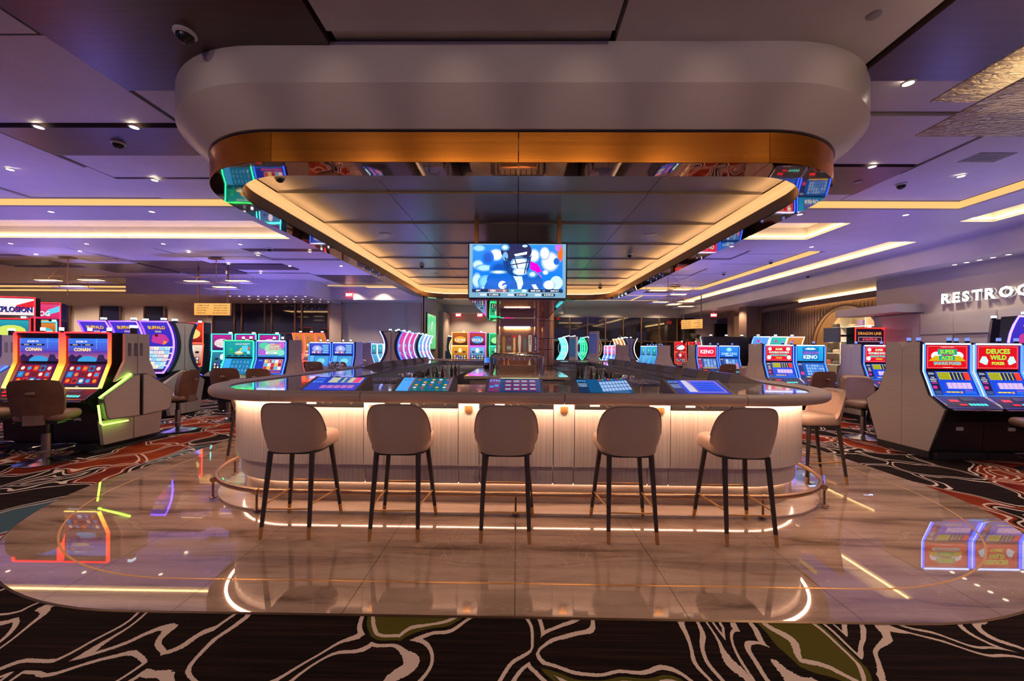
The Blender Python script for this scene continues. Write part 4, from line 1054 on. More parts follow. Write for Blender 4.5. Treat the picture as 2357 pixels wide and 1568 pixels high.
def machine(kind, label, loc, rz=0, group=None, led=(BLU, WHT), detail=2, lit=True, redled=False, name='slot_machine'):
    r = root(name, label, 'slot machine', loc, rz, group)
    key = (kind, led, detail, redled)
    if key in _mc:
        for ch in _mc[key].children: copy_tree(ch, r)
        return r
    _mc[key] = r
    MB().prism(PROF, -W_ / 2 + .004, W_ / 2 - .004, 'x').build('cabinet', M['black'], r)
    tb = lambda: None
    f = (lambda p: (lambda u, v, d: ((u - .5) * .585, -.2525 - d, 1.245 + v * .335)))(0)
    up_pic(kind, .585, .335, f).build('upper_screen', r, True)
    L_ = math.hypot(.125, .33); ny, nz = -.33 / L_, -.125 / L_
    def f2(u, v, d):
        y, z = -.375 + .125 * v, .88 + .33 * v
        k = .003 + d
        return ((u - .5) * .60, (y + .012) - .012 * (1 - v) * 0 + ny * k - .012, z + .0 - nz * k * -1)
    low_pic(kind, .60, .353, f2).build('lower_screen', r, False)
    # light tubes at both edges and along the top
    for s in (-1, 1):
        pts = [(s * .325, -.262, 1.59), (s * .325, -.262, 1.225), (s * .325, -.262, 1.20), (s * .325, -.40, .86)] if not redled else [(s * .335, -.27, 1.66), (s * .335, -.27, 1.23), (s * .335, -.40, .87)]
        cols = [led[0]] * len(pts) if not redled else [RED, hx('#ff4a18'), hx('#ffc040')]
        MB().tube(pts, .013 if not redled else .02, 6, False, None, cols).build('led_strip', M['led'], r)
        if not redled and detail > 1:
            MB().tube([(s * .342, -.258, 1.59), (s * .342, -.258, 1.21), (s * .342, -.39, .86)], .005, 5, False, led[1]).build('led_line', M['led_d'], r)
    MB().tube([(-.31, -.262, 1.60), (.31, -.262, 1.60)] if not redled else [(-.33, -.27, 1.665), (.33, -.27, 1.665)], .011, 6, False, led[1] if not redled else RED).build('led_strip', M['led'], r)
    if redled:
        MB().tube([(-.33, -.40, .868), (.33, -.40, .868)], .014, 6, False, YEL).build('led_strip', M['led'], r)
        MBb(-.335, .335, -.27, -.02, 1.62, 1.67).build('hood', M['black'], r)
    if detail > 0:
        dk = MB().prism([(-.40, .875), (-.60, .745), (-.625, .735), (-.625, .70), (-.58, .68), (-.40, .80)], -W_ / 2 + .01, W_ / 2 - .01, 'x').build('button_deck', M['black'], r)
        MB().tube([(-W_ / 2 + .01, -.40, .87), (-W_ / 2 + .012, -.60, .735), (-W_ / 2 + .05, -.632, .715), (W_ / 2 - .05, -.632, .715), (W_ / 2 - .012, -.60, .735), (W_ / 2 - .01, -.40, .87)], .012, 6).build('deck_trim', M['chrome'], dk, True)
        def dp(t, h): return (-.40 - .20 * t - .009 * 0, .875 - .13 * t + h)
        for x0, x1, t0, t1, c in [(-.22, -.10, .35, .52, RED), (-.15, -.05, .72, .82, RED)] + [(-.02 + .05 * i, .015 + .05 * i, .68, .84, hx('#50e8e0')) for i in range(5)] + [(-.04, .16, .15, .45, hx('#102030'))]:
            a, b = dp(t0, .004), dp(t1, .004)
            MB().add([(x0, b[0], b[1]), (x1, b[0], b[1]), (x1, a[0], a[1]), (x0, a[0], a[1]), (x0, b[0], b[1] - .006), (x1, b[0], b[1] - .006), (x1, a[0], a[1] - .006), (x0, a[0], a[1] - .006)],
                     [(0, 1, 2, 3), (7, 6, 5, 4), (0, 4, 5, 1), (1, 5, 6, 2), (2, 6, 7, 3), (3, 7, 4, 0)], c).build('button', M['led_s'], dk)
        MB().cushion(0, 0, 0, .10, .05, .012, .012, .003, 4).build('badge', M['white'], r).matrix_local = Matrix.Translation((.02, -.393, .42)) @ Matrix.Rotation(PI / 2, 4, 'X')
        MB().cyl((.1, -.45, .585), (.1, -.44, .58), .012, n=8).build('door_lock', M['chrome'], r)
        MBb(-W_ / 2 + .01, W_ / 2 - .01, -.45, -.33, 0, .09).build('kick_plate', M['blackm'], r)
    candle(r, .17, -.12, 1.62 if not redled else 1.67, lit)
    if detail > 1: candle(r, -.20, -.05, 1.62 if not redled else 1.67, lit)
    return r
def end_panel(label, loc, rz=0, accent=True):
    """pale double-sided board closing a back-to-back bank; local board plane is y-z at x=0..-.03"""
    r = root('bank_divider', label, 'divider', loc, rz)
    half = [(0, 1.63), (-.256, 1.63), (-.256, 1.215), (-.375, .88), (-.59, .71), (-.385, .10), (0, .10)]
    tri = .085
    def h(s):
        return [(s * .003, 1.63 - (tri if accent else 0))] + ([(s * tri, 1.63)] if accent else []) + [(s * -a, b) if s > 0 else (a, b) for a, b in half[1:]] + [(s * .003, .10)]
    for s in (-1, 1): MB().prism([(a, b) for a, b in h(s)], -.03, 0, 'x').build('board', M['lightwood'], r)
    if accent: MB().prism([(-tri + .002, 1.63), (tri - .002, 1.63), (0, 1.63 - tri + .002)], -.026, -.002, 'x').build('accent_wedge', M['lightwood2'], r)
    for s in (-1, 1):
        MB().tube([(-.015, s * .262, 1.63), (-.015, s * .262, 1.213), (-.015, s * .382, .875), (-.015, s * .60, .71), (-.015, s * .395, .10)], .013, 6).build('edge_trim', M['black'], r)
    MBb(-.03, 0, -.385, .385, 0, .10).build('kick_board', M['blackm'], r)
    return r
def bank(kinds, x_end, yc, side, labels, plabel, group=None, led=(BLU, WHT), detail=2, rear=0, lit=True):
    """machines facing the camera side by side; side=+1: bank runs to +x from its left end panel, -1: runs to -x from its right end panel"""
    end_panel(plabel, (x_end, yc, 0), 0 if side > 0 else PI)
    for i, k in enumerate(kinds):
        machine(k, labels[i], (x_end + side * (.36 + W_ * i), yc, 0), 0, group, led if not isinstance(led, list) else led[i], detail, lit)
    for i in range(rear):
        machine(kinds[0], '%s rear machine behind the %s' % (ords[i], plabel.split(',')[0].replace('pale ', '')), (x_end + side * (.36 + W_ * i), yc + .002, 0), PI, None, led if not isinstance(led, list) else led[0], 0, lit)

# right side banks, nearest first
bank(['aces', 'deuces', 'keno'], 5.77, 5.90, 1, ['poker machine with red upper screen and gold piles, next to the nearest pale end panel', 'poker machine with large green lettering on red at the right edge', 'poker machine cut off by the right edge of the picture'], 'pale end panel of the nearest right bank, almost full height', 'blue lit poker machines on the right', detail=2, rear=2, lit=False)
bank(['double', 'aces'], 7.42, 8.75, 1, ['poker machine half hidden behind the nearest right end panel', 'poker machine behind the nearest right bank, fully covered but its lamp'], 'pale end panel just left of the nearest right bank', 'blue lit poker machines on the right', detail=1, rear=1, lit=False)
bank(['double', 'mckeno'], 5.62, 9.25, 1, ['poker machine with red screen and white lettering right of a pale panel', 'keno machine with light blue screen and white lettering'], 'pale end panel left of the red and light blue poker pair', 'blue lit poker machines on the right', detail=1, rear=2, lit=False)
bank(['keno', 'king'], 5.80, 13.0, 1, ['keno machine with plain red screen and white word', 'machine with blue crowned screen right of the red keno screen'], 'pale end panel left of the red keno screen', 'blue lit poker machines on the right', detail=1, rear=2, lit=False)
# left side banks
bank(['happy', 'goldparty'], -5.02, 8.75, -1, ['slot machine with pastel screen and pink letters beside the left end panel', 'slot machine with teal rainbow screen and green light edges'], 'pale end panel with a red light edge, left of the wine glasses', 'two-screen slot machines left of the bar', led=[(BLU, WHT), (hx('#20e890'), GRN)], detail=1, rear=2)
MB().tube([(-5.01, 8.75 + .27, 1.62), (-5.01, 8.75 + .27, 1.22), (-5.01, 8.75 + .40, .88)], .014, 6, False, hx('#ff3020')).build('led_edge', M['led'], [o for o in bpy.data.objects if o.get('label', '').startswith('pale end panel with a red')][0]).matrix_parent_inverse = Matrix.Identity(4)
bpy.data.objects['led_edge'].matrix_local = Matrix.Rotation(PI, 4, 'Z').inverted() @ Matrix.Translation((5.02, -8.75, 0))
bank(['bluecase', 'bluecase'], -4.93, 12.1, -1, ['blue lit slot machine nearest the bar in the middle left bank', 'blue lit slot machine second in the middle left bank'], 'pale end panel of the middle left bank', 'two-screen slot machines left of the bar', detail=1, rear=2)
# red framed pair with angular pale end caps
def cap_bank(x, yc, kinds, labels, clabel, facing_right=True, ledc=LIME, lower=True):
    """angular two-part end cap: pale hexagon boards with grey edging over a recessed pedestal"""
    r = root('angular_divider', clabel, 'divider', (x, yc, 0), 0)
    for s in (-1, 1):
        poly = [(s * .022, 1.055), (s * .09, 1.055), (s * .53, .775), (s * .55, .73), (s * .50, .47), (s * .46, .44), (s * .022, .42)]
        MB().prism(poly, -.05, .02, 'x').build('hex_edge', M['edge'], r)
        c = (s * .26, .73)
        MB().prism([(c[0] + (a - c[0]) * .95, c[1] + (b - c[1]) * .95) for a, b in poly], .015, .027, 'x').build('hex_board', M['lightwood'], r)
        MB().prism([(s * .006, .42), (s * .47, .42), (s * .43, .08), (s * .006, .08)], -.14, -.09, 'x').build('lower_board', M['lightwood'], r)
        up = [(s * .006, 1.66), (s * .19, 1.66), (s * .19, 1.26), (s * .33, .96), (s * .10, 1.06), (s * .006, 1.0)]
        MB().prism(up, -.08, -.04, 'x').build('upper_board', M['lightwood'], r)
    for i in range(3):
        for j in range(11): MBb(-.042, -.038, -.15 + .09 * i, -.10 + .09 * i, 1.33 + .018 * j, 1.338 + .018 * j).build('vent_slot', M['black'], r) if lower else None
    MBb(-.16, -.06, -.06, .06, 1.62, 1.66).build('lamp_socket', M['black'], r)
    MBb(-.13, -.08, -.03, .03, 1.66, 1.75).build('lamp_post', M['black'], r)
    MB().box(-.135, -.075, -.035, .035, 1.75, 1.79, hx('#d8ecff')).build('lamp', M['led_c'], r)
    if ledc:
        MB().tube([(-.02, -.12, 1.06), (-.02, -.56, .76)], .014, 6, False, ledc).build('led_strip', M['led'], r)
        MB().tube([(-.03, -.565, .66), (-.03, -.53, .40), (-.03, -.50, .375), (-.03, -.15, .375)], .011, 6, False, ledc).build('led_strip', M['led'], r)
    MBb(-.12, -.02, -.62, .58, 0, .03).build('floor_plinth', M['blackm'], r)
    return r
cap_bank(-5.72, 5.87, None, None, 'angular pale end cap with green light strips, left of the bar')
machine('warrior', 'slot machine with orange and red light frame nearest the bar on the left', (-6.245, 5.87, 0), 0, 'orange lit slot machines on the left', (RED, YEL), 2, True, True)
machine('warrior', 'slot machine with orange and red light frame behind the brown swivel chair', (-6.965, 5.87, 0), 0, 'orange lit slot machines on the left', (RED, YEL), 2, True, True)
machine('warrior', 'dark blue rear of the slot machine behind the orange framed pair', (-6.245, 5.875, 0), PI, None, (BLU, BLU), 1, True)
for nm, xx in (('left', -6.56),):
    MB().tube([(-6.605, 5.87 - .45, .86), (-6.605, 5.87 - .62, .77)], .014, 6, False, LIME).build('led_wand', M['led'])
    tag(bpy.data.objects['led_wand'], 'green light strip between the two orange framed machines', 'light strip')
cap_bank(-9.75, 7.5, None, None, 'blue shadowed angular end cap at the left edge of the picture', ledc=BLU)
machine('blank', 'slot machine with dark blue side at the left edge', (-10.28, 7.5, 0), 0, None, (BLU, BLU), 1)
machine('blank', 'rear slot machine with dark blue side at the left edge', (-10.28, 7.505, 0), PI, None, (BLU, CYA), 0)

# ------------------------------------------------------------------ tall curved machines
def cy(z): return -.20 - .22 * ((z - 1.5) / .55) ** 2
def curved(label, loc, rz=0, group=None, led=(PUR, PUR), pic='buffalo', w=.60, detail=1, name='curved_slot_machine'):
    key = ('curved', led, pic, w, detail)
    r = root(name, label, 'slot machine', loc, rz, group)
    if key in _mc:
        for ch in _mc[key].children: copy_tree(ch, r)
        return r
    _mc[key] = r
    zs = [.92 + 1.06 * i / 10 for i in range(11)]
    MB().prism([(cy(z) + .015, z) for z in zs] + [(-.10, 1.98), (-.06, 1.5), (-.12, .92)], -w / 2, w / 2, 'x').build('cabinet', M['navy'], r)
    MB().prism([(-.14, .95), (-.50, .80), (-.52, .72), (-.42, .45), (-.36, 0), (0, 0), (0, 1.3), (-.08, 1.3)], -w / 2 + .03, w / 2 - .03, 'x').build('pedestal', M['black'], r)
    def fn(u, v, d):
        z = .95 + v * 1.0
        return ((u - .5) * (w - .06), cy(z) - .002 - d, z)
    p = Pic(w - .06, 1.0, fn, 8)
    if pic == 'buffalo':
        p.r(0, 0, 1, 1, '#2020a0', '#4030c0'); p.r(0, .0, 1, .52, '#d8d0c8'); p.e(.5, .66, .36, .12, '#c03890'); p.e(.6, .64, .2, .1, '#f09030'); p.e(.4, .7, .12, .07, '#502018')
        p.t('BUFFALO', .5, .90, .065, '#f8c040', .84, .03, sh='#602010'); p.t('GOLD', .5, .82, .035, '#f8e080', .4, .02)
        for i in range(4):
            for j in range(6): p.r(.06 + .225 * i, .06 + .075 * j, .26 + .225 * i, .125 + .075 * j, ['#b8e8e8', '#e8c8d8', '#f0e8d0', '#98d0f0'][(i + j) % 4]); p.t('JAKQ'[(i * 3 + j) % 4], .16 + .225 * i, .0925 + .075 * j, .04, ['#2060a0', '#a02860', '#108060'][(i + j) % 3], .15, .02)
        p.r(0, 0, 1, .05, '#301048')
    else:
        c1, c2, c3 = {'blue': ('#1830a0', '#60a0f0', '#e0e8ff'), 'pink': ('#3020a0', '#e03080', '#60c0ff'), 'teal': ('#107878', '#20c0b0', '#80ffe0'), 'gold': ('#402030', '#d08030', '#f0e0a0'), 'green': ('#083828', '#108858', '#60e0a0'), 'dark': ('#0a1440', '#2050b0', '#4080e0')}[pic]
        p.r(0, 0, 1, 1, c1, c2); rg3 = random.Random(len(pic))
        for i in range(9): p.e(rg3.uniform(.2, .8), rg3.uniform(.1, .9), rg3.uniform(.1, .2), rg3.uniform(.03, .07), rg3.choice([c2, c3, '#c040a0', '#ffffff']), 8)
    p.build('curved_screen', r, True)
    x = w / 2 - .012
    zl = [.93 + 1.04 * i / 8 for i in range(9)]
    loop = [(-x, cy(z) - .006, z) for z in zl] + [(x, cy(z) - .006, z) for z in zl[::-1]]
    MB().tube(loop, .016, 6, True, None, [led[0]] * 9 + [led[1]] * 9).build('led_frame', M['led'], r)
    MB().prism([(-.15, .96), (-.52, .80), (-.56, .76), (-.55, .72), (-.45, .70), (-.12, .86)], -w / 2 + .02, w / 2 - .02, 'x').build('button_deck', M['black'], r)
    MB().tube([(-w / 2 + .02, -.2, .97), (-w / 2 + .02, -.53, .815)], .011, 6, False, led[0]).build('led_wand', M['led_d'], r)
    MBb(-.03, .03, -.16, -.10, 1.98, 2.02).build('lamp_post', M['black'], r)
    MB().box(-.035, .035, -.165, -.095, 2.02, 2.06, hx('#d8ecff')).build('lamp', M['led_c'], r)
    return r
def curved_cap(label, loc, rz, glow=None):
    r = root('angular_divider', label, 'divider', loc, rz)
    for s in (-1, 1):
        zs = [.95 + 1.0 * i / 8 for i in range(9)]
        MB().prism([(s * .01, z) for z in (.98, 1.96)] + [(s * -(cy(z) + .10), z) for z in zs[::-1]], -.05, 0, 'x').build('upper_board', M['lightwood'], r)
        MB().prism([(s * -(cy(z) + .10), z) for z in zs] + [(s * -(cy(z) + .02), z) for z in zs[::-1]], -.05, .01, 'x').build('side_trim', M['navy'], r)
        MB().prism([(s * .01, .97), (s * .08, .97), (s * .50, .72), (s * .44, .44), (s * .36, .05), (s * .01, .05)], -.05, .03, 'x').build('hex_board', M['lightwood'], r)
    return r
for i in range(3): curved('tall curved slot machine with violet frame, %s from the bar' % ords[i], (-7.42 - .64 * i, 8.25, 0), 0, 'tall curved violet slot machines', (hx('#5a30ff'), hx('#7050ff')))
for i in range(2): curved('rear of a tall curved violet machine, %s from the bar' % ords[i], (-7.42 - .64 * i, 8.255, 0), PI, 'tall curved violet slot machines seen from behind', (hx('#4040ff'), hx('#4040ff')), 'dark')
curved_cap('pale end cap of the tall violet machines on the left', (-7.08, 8.25, 0), 0)
# rows running away from the camera: machines side-on
def row_curved(x, y0, n, facing, led, pic, what, capl=True, double=True):
    for i in range(n):
        curved('%s, %s in its row' % (what, ords[i]), (x, y0 + .36 + .64 * i, 0), facing * PI / 2, what + 's', led, pic, .60, 0)
        if double: curved('far side %s, %s in its row' % (what, ords[i]), (x - facing * .005, y0 + .36 + .64 * i, 0), -facing * PI / 2, what + 's, far side', led, 'dark', .60, 0)
    if capl: curved_cap('pale end cap in front of the %ss' % what, (x, y0 + .02, 0), -PI / 2)
row_curved(-3.95, 12.2, 3, 1, (BLU, hx('#8090ff')), 'pink', 'tall curved blue and pink slot machine')
row_curved(-4.05, 15.2, 3, 1, (CYA, hx('#c0e0ff')), 'blue', 'tall curved pale blue slot machine')
row_curved(-3.5, 19.0, 3, 1, (ORA, hx('#ffb060')), 'dark', 'tall curved orange edged slot machine', False, False)
row_curved(2.45, 17.2, 4, -1, (hx('#30d0e0'), hx('#a0f0ff')), 'teal', 'tall curved turquoise slot machine', False)
row_curved(3.55, 18.6, 3, -1, (hx('#20e080'), GRN), 'green', 'tall curved green edged slot machine')
row_curved(5.45, 18.9, 3, -1, (hx('#ffd090'), hx('#ffc070')), 'gold', 'tall curved cream edged slot machine')
def row_kink(x, y0, n, facing, led, kind, what, double=True):
    end_panel('pale end panel in front of the %ss' % what, (x, y0, 0), -PI / 2)
    for i in range(n):
        machine(kind, '%s, %s in its row' % (what, ords[i]), (x, y0 + .37 + W_ * i, 0), facing * PI / 2, what + 's', led, 0, False)
        if double: machine(kind, 'far side %s, %s in its row' % (what, ords[i]), (x, y0 + .371 + W_ * i, 0), -facing * PI / 2, what + 's on the far side', led, 0, False)
row_kink(4.20, 15.6, 3, -1, (hx('#7080ff'), WHT), 'pinkish', 'pink screened slot machine', False)
row_kink(5.95, 15.9, 3, -1, (BLU, WHT), 'teal', 'teal screened slot machine')
row_kink(-5.9, 15.0, 3, 1, (hx('#9080ff'), WHT), 'teal', 'small teal slot machine left of the curved rows')
# ------------------------------------------------------------------ twin-screen uprights
def twin(label, loc, rz, ledc, top, main, title=None, topper=False, w=.70, name='twin_screen_slot', tcol='#f8f0d0'):
    r = root(name, label, 'slot machine', loc, rz)
    MB().prism([(0, 0), (-.36, 0), (-.36, .62), (-.52, .72), (-.52, .78), (-.30, .92), (-.24, 1.52), (-.26, 1.55), (-.26, 2.12), (0, 2.12)], -w / 2 + .01, w / 2 - .01, 'x').build('cabinet', M['black'], r)
    def f1(u, v, d): return ((u - .5) * (w - .10), -.264 - d, 1.59 + v * .48)
    p = Pic(w - .1, .48, f1); p.r(0, 0, 1, 1, top[0], top[1]); p.e(.5, .45, .42, .3, top[2])
    if title: p.t(title, .5, .42, .28, tcol, .8, .03, sh='#302010')
    p.build('top_screen', r)
    def f3(u, v, d): return ((u - .5) * (w - .10), -.305 + .06 * v - d, .97 + v * .53)
    p = Pic(w - .1, .53, f3); p.r(0, 0, 1, 1, main[0], main[1])
    p.e(.5, .75, .12, .18, main[2]); p.e(.22, .62, .1, .06, '#101820', 10); p.e(.78, .62, .1, .06, '#101820', 10)
    for i in range(5):
        for j in range(2): p.r(.08 + .17 * i, .05 + .17 * j, .23 + .17 * i, .2 + .17 * j, '#182848'); p.e(.155 + .17 * i, .125 + .17 * j, .05, .06, ['#f0d060', '#f0f0f0', '#a060d0', '#60d0e0'][(i + j) % 4], 8)
    p.build('main_screen', r)
    for pts in ([(-w / 2 + .02, -.275, 1.56), (w / 2 - .02, -.275, 1.56), (w / 2 - .02, -.275, 2.10), (-w / 2 + .02, -.275, 2.10)], [(-w / 2 + .02, -.32, .93), (w / 2 - .02, -.32, .93), (w / 2 - .02, -.258, 1.53), (-w / 2 + .02, -.258, 1.53)]):
        MB().tube(pts, .016, 6, True, ledc).build('led_frame', M['led'], r)
    MB().prism([(-.31, .93), (-.54, .80), (-.55, .76), (-.31, .86)], -w / 2 + .02, w / 2 - .02, 'x').build('button_deck', M['grey'], r)
    MB().box(.1, .16, -.16, -.10, 2.12, 2.17, hx('#d8ecff')).build('lamp', M['led_c'], r)
    if topper:
        MBb(-w / 2 - .05, w / 2 + .05, -.24, -.10, 2.17, 2.62).build('topper', M['black'], r)
        def f4(u, v, d): return ((u - .5) * (w + .06), -.243 - d, 2.19 + v * .41)
        p = Pic(w + .06, .41, f4); p.r(0, 0, 1, 1, topper[1], topper[2]); p.p([(.5, .2), (1, .5), (1, .9), (.6, .6)], topper[3]); p.t(topper[0], .5, .35, .34, topper[4], .92, .03, sh='#101050'); p.build('topper_screen', r)
        MB().tube([(-w / 2 - .05, -.25, 2.63), (w / 2 + .05, -.25, 2.63), (w / 2 + .05, -.25, 1.6)], .014, 6, False, RED).build('topper_led', M['led'], r)
    return r
twin('slot machine with golden lion screens and orange frame beyond the bar', (-2.35, 16.4, 0), 0, hx('#ff9040'), ('#281810', '#c06020', '#f0a030'), ('#602808', '#f0a030', '#ffe8b0'), 'LION')
twin('slot machine with white wolf screens and violet frame beyond the bar', (-1.63, 16.4, 0), 0, hx('#e030d0'), ('#201840', '#c04030', '#40a0f0'), ('#103050', '#80c0f0', '#ffffff'), 'WOLF')
twin('green framed slot machine right of the wolf screens', (-1.05, 17.6, 0), .5, hx('#20f080'), ('#104020', '#30b060', '#a0f0a0'), ('#104030', '#30c080', '#d0ffe0'))
twin('magenta framed slot machine behind the beer tower, far away', (-.60, 18.4, 0), .5, hx('#ff2080'), ('#601030', '#e04080', '#f0c0d0'), ('#401030', '#d06040', '#80a0e0'))
twin('slot machine with large red and white topper at the left edge', (-12.35, 9.6, 0), .25, RED, ('#104858', '#20a0b0', '#d0e060'), ('#686010', '#e0d030', '#60e060'), None, ('EXPLOSION', '#f0d8d8', '#fff0f0', '#e02830', '#182880'), .78)
twin('slot machine with colourful topper beside the large red topper', (-13.1, 10.9, 0), .1, hx('#30c0d0'), ('#201018', '#e08020', '#40c0d0'), ('#103040', '#d05030', '#f0e0c0'), 'BANK BUSTER', ('OG', '#d02050', '#e04070', '#60c8e8', '#ffffff'), .70)
twin('red framed slot machine behind the teal rainbow machine', (-8.95, 10.9, 0), 0, hx('#ff3020'), ('#801000', '#f04010', '#ffd070'), ('#a01810', '#f0d8c0', '#f0f0f0'))
for i in range(3):
    twin('turquoise topped slot machine showing above the left bank, %s from the bar' % ords[i], (-6.85 - .66 * i, 11.0, 0), 0, hx('#30d8d0'), ('#301048', '#c02090', '#f0d0e0'), ('#102040', '#3080a0', '#f0f0f0'), '$10,036.60', False, .62).scale = (1, 1, .86)
for i in range(3): curved('red edged slot machine above the middle left bank, %s from the bar' % ords[i], (-7.45 - .42 * i, 15.0, 0), 0, None, (hx('#ff4030'), hx('#ff3028')), 'gold', .40, 0)
curved('tall blue leaf patterned machine behind the right poker pair', (9.10, 15.0, 0), 0, None, (hx('#5070ff'), hx('#c0d0ff')), 'blue', .62)
for i in range(2): curved('tall machine with bright scene screen, %s right of the blue leaf pattern' % ords[i], (9.75 + .62 * i, 15.0, 0), 0, 'tall machines behind the right poker pair', (WHT, hx('#ffb080')), 'teal' if i == 0 else 'gold', .62)
for i in range(3): curved('dark backed tall machine above the red keno screen, %s from the left' % ords[i], (7.55 + .60 * i, 15.2, 0), PI, 'dark backed tall machines', (hx('#4060ff'), hx('#c0d0ff')), 'dark', .60)
for i in range(2): twin('red wheel topped slot machine left of the keno screen, %s from the left' % ords[i], (8.0 + .66 * i, 19.5, 0), 0, hx('#ff3020'), ('#c01020', '#e02030', '#e8e8ff'), ('#801020', '#c03040', '#f0d0d0'), None, False, .6).scale = (1, 1, .87)
# purple towers behind the nearest right bank
for i, (x, y, rz) in enumerate([(9.1, 7.75, .75), (8.75, 6.95, -.15)]):
    curved('tall violet lit machine tower at the right edge, %s' % ('turned to the left' if i == 0 else 'facing forward'), (x, y, 0), rz, None, (hx('#7a60ff'), hx('#b0b0ff')), 'buffalo' if i else 'dark', .66).scale = (1, 1, 1.06)
# red link sign cluster
r = twin('red lit machine with jackpot topper in front of the shop arch', (9.55, 11.0, 0), 0, hx('#ff2018'), ('#180818', '#301030', '#601828'), ('#301010', '#802020', '#f0a040'), None, False, .78, 'jackpot_slot_machine')
p = Pic(.74, .40, lambda u, v, d: ((u - .5) * .74, -.30 - d, 1.66 + v * .40)); p.r(0, 0, 1, 1, '#14061c'); p.t('DRAGON LINK', .5, .74, .2, '#f0a040', .86, .02); p.r(.08, .18, .92, .5, '#301828'); p.frame(.08, .18, .92, .5, .02, '#f0d0d8'); p.t('$18,070.46', .5, .34, .2, '#ff5070', .76, .03); p.build('jackpot_screen', r)
MBb(-.78, -.70, -.2, .3, 1.72, 2.12).build('side_display', M['grey'], r); MBb(.70, .78, -.2, .3, 1.72, 2.12).build('side_display', M['grey'], r)
MB().tube([(-.72, .1, 1.9), (-.36, -.05, 1.9)], .03, 8).build('display_arm', M['black'], r); MB().tube([(.72, .1, 1.9), (.36, -.05, 1.9)], .03, 8).build('display_arm', M['black'], r)
# ------------------------------------------------------------------ hanging television island
tvr = root('television_island', 'bronze clad island of televisions hanging over the back bar', 'television island', (0, 5.75, 2.2))
tvr.location = (0, 0, 0)
TY, TB = 5.75, 10.45
MBb(-.655, .655, TY + .08, TB, 2.235, 3.0).build('core', M['blackm'], tvr)
MBb(-.70, .70, TY + .06, TB + .02, 2.20, 2.235).build('bottom_panel', M['mirror'], tvr)
for x in (-.62, .62):
    for y in (5.88, 8.1, 10.2): MBb(x - .03, x + .03, y - .03, y + .03, 2.95, 3.44).build('hanger', M['bronzew'], tvr)
ftv = MBb(-.728, .728, TY, TY + .06, 2.215, 3.035).build('television', M['black'], tvr)
tag(ftv, 'front television showing a helmeted player')
p = Pic(1.42, .79, lambda u, v, d: ((u - .5) * 1.42, TY - .002 - d, 2.232 + v * .79))
p.r(0, 0, 1, 1, '#6a96b0', '#7aa0b8'); X0, X1, Y0, Y1 = .035, .965, .15, .985
def q(u, v): return (X0 + u * (X1 - X0), Y0 + v * (Y1 - Y0))
def blob(u, v, ru, rv, c, n=18):
    a = q(u, v); c = hx(c); bg = hx('#1274e0')
    for k, f in ((1.0, .2), (.88, .45), (.75, .72), (.6, 1.0)):
        ru2, rv2 = min(ru * k * 1.15, u if u < .5 else 1 - u), min(rv * k * 1.15, max(.02, v), max(.02, 1 - v))
        p.e(a[0], a[1], ru2 * (X1 - X0), rv2 * (Y1 - Y0), tuple(x * (1 - f) + y * f for x, y in zip(bg, c)), n)
p.r(X0, Y0, X1, Y1, '#0a6ad8', '#1a80e8')
for u, v, ru, rv, c in [(.07, .92, .07, .07, '#90c8f8'), (.06, .55, .06, .10, '#b8dcff'), (.13, .48, .09, .07, '#a0d0ff'), (.05, .2, .06, .16, '#b0d8ff'), (.26, .77, .07, .12, '#f4faff'), (.30, .45, .1, .16, '#0848a8'), (.17, .7, .06, .14, '#0a50b8'), (.15, .16, .08, .16, '#78c0f8'), (.2, .03, .1, .07, '#f0f8ff'),
                        (.68, .75, .06, .14, '#d8eaff'), (.86, .62, .09, .20, '#f8fcff'), (.80, .8, .05, .13, '#ffffff'), (.81, .38, .03, .05, '#e8f6ff'), (.93, .15, .12, .22, '#b8ecff'), (.85, .1, .06, .18, '#f8ffff'), (.97, .80, .05, .22, '#e86020'), (.94, .92, .03, .08, '#c060c0'), (.93, .62, .03, .07, '#1058b0')]:
    blob(u, v, ru, rv, c)
p.p([q(.64, .62), q(.72, .56), q(.77, .40), q(.72, .36), q(.64, .45)], '#e000c0'); p.p([q(.72, .36), q(.77, .28), q(.75, .18), q(.70, .25)], '#c850d0')
# shoulders, jersey, helmet of a player
def poly(pts, c): p.p([q(u, v) for u, v in pts], c)
def el(u, v, ru, rv, c, n=22, lo=0, hi=1):
    poly([(min(1, max(0, u + ru * cos(2 * PI * i / n))), min(hi, max(lo, v + rv * sin(2 * PI * i / n)))) for i in range(n)], c)
el(.43, -.02, .30, .40, '#0a56b4', 28); el(.30, .20, .14, .20, '#0a5cc0'); el(.66, .14, .12, .22, '#0a56b4')
for f, c in ((1, '#5890b8'), (.7, '#a8c4cc'), (.4, '#d8e4e0')): el(.29, .375, .10 * f, .045 * f, c)
for f, c in ((1, '#4888c0'), (.6, '#b8d8f0')): el(.665, .33, .055 * f, .08 * f, c)
poly([(.45, .30), (.55, .28), (.565, .12), (.54, 0), (.505, 0), (.495, .13)], '#c0dcf8'); poly([(.505, .14), (.54, .14), (.54, 0), (.51, 0)], '#f0f8ff')
poly([(.655, .10), (.70, .11), (.735, 0), (.685, 0)], '#e0eefc')
el(.335, .09, .045, .09, '#eef6ff', 18); el(.35, .075, .022, .045, '#0a56b4', 14); poly([(.34, .13), (.385, .15), (.385, .10), (.35, .10)], '#0a56b4'); poly([(.33, .06), (.36, .10), (.37, .07), (.34, .03)], '#eef6ff')
el(.49, .62, .15, .34, '#0c3c80', 30); el(.485, .84, .17, .24, '#0a1e50', 30)
for f, c in ((1, '#2a68a8'), (.75, '#78b0dc'), (.45, '#c8e8f4')): el(.36, .92, .055 * f, .085 * f, c)
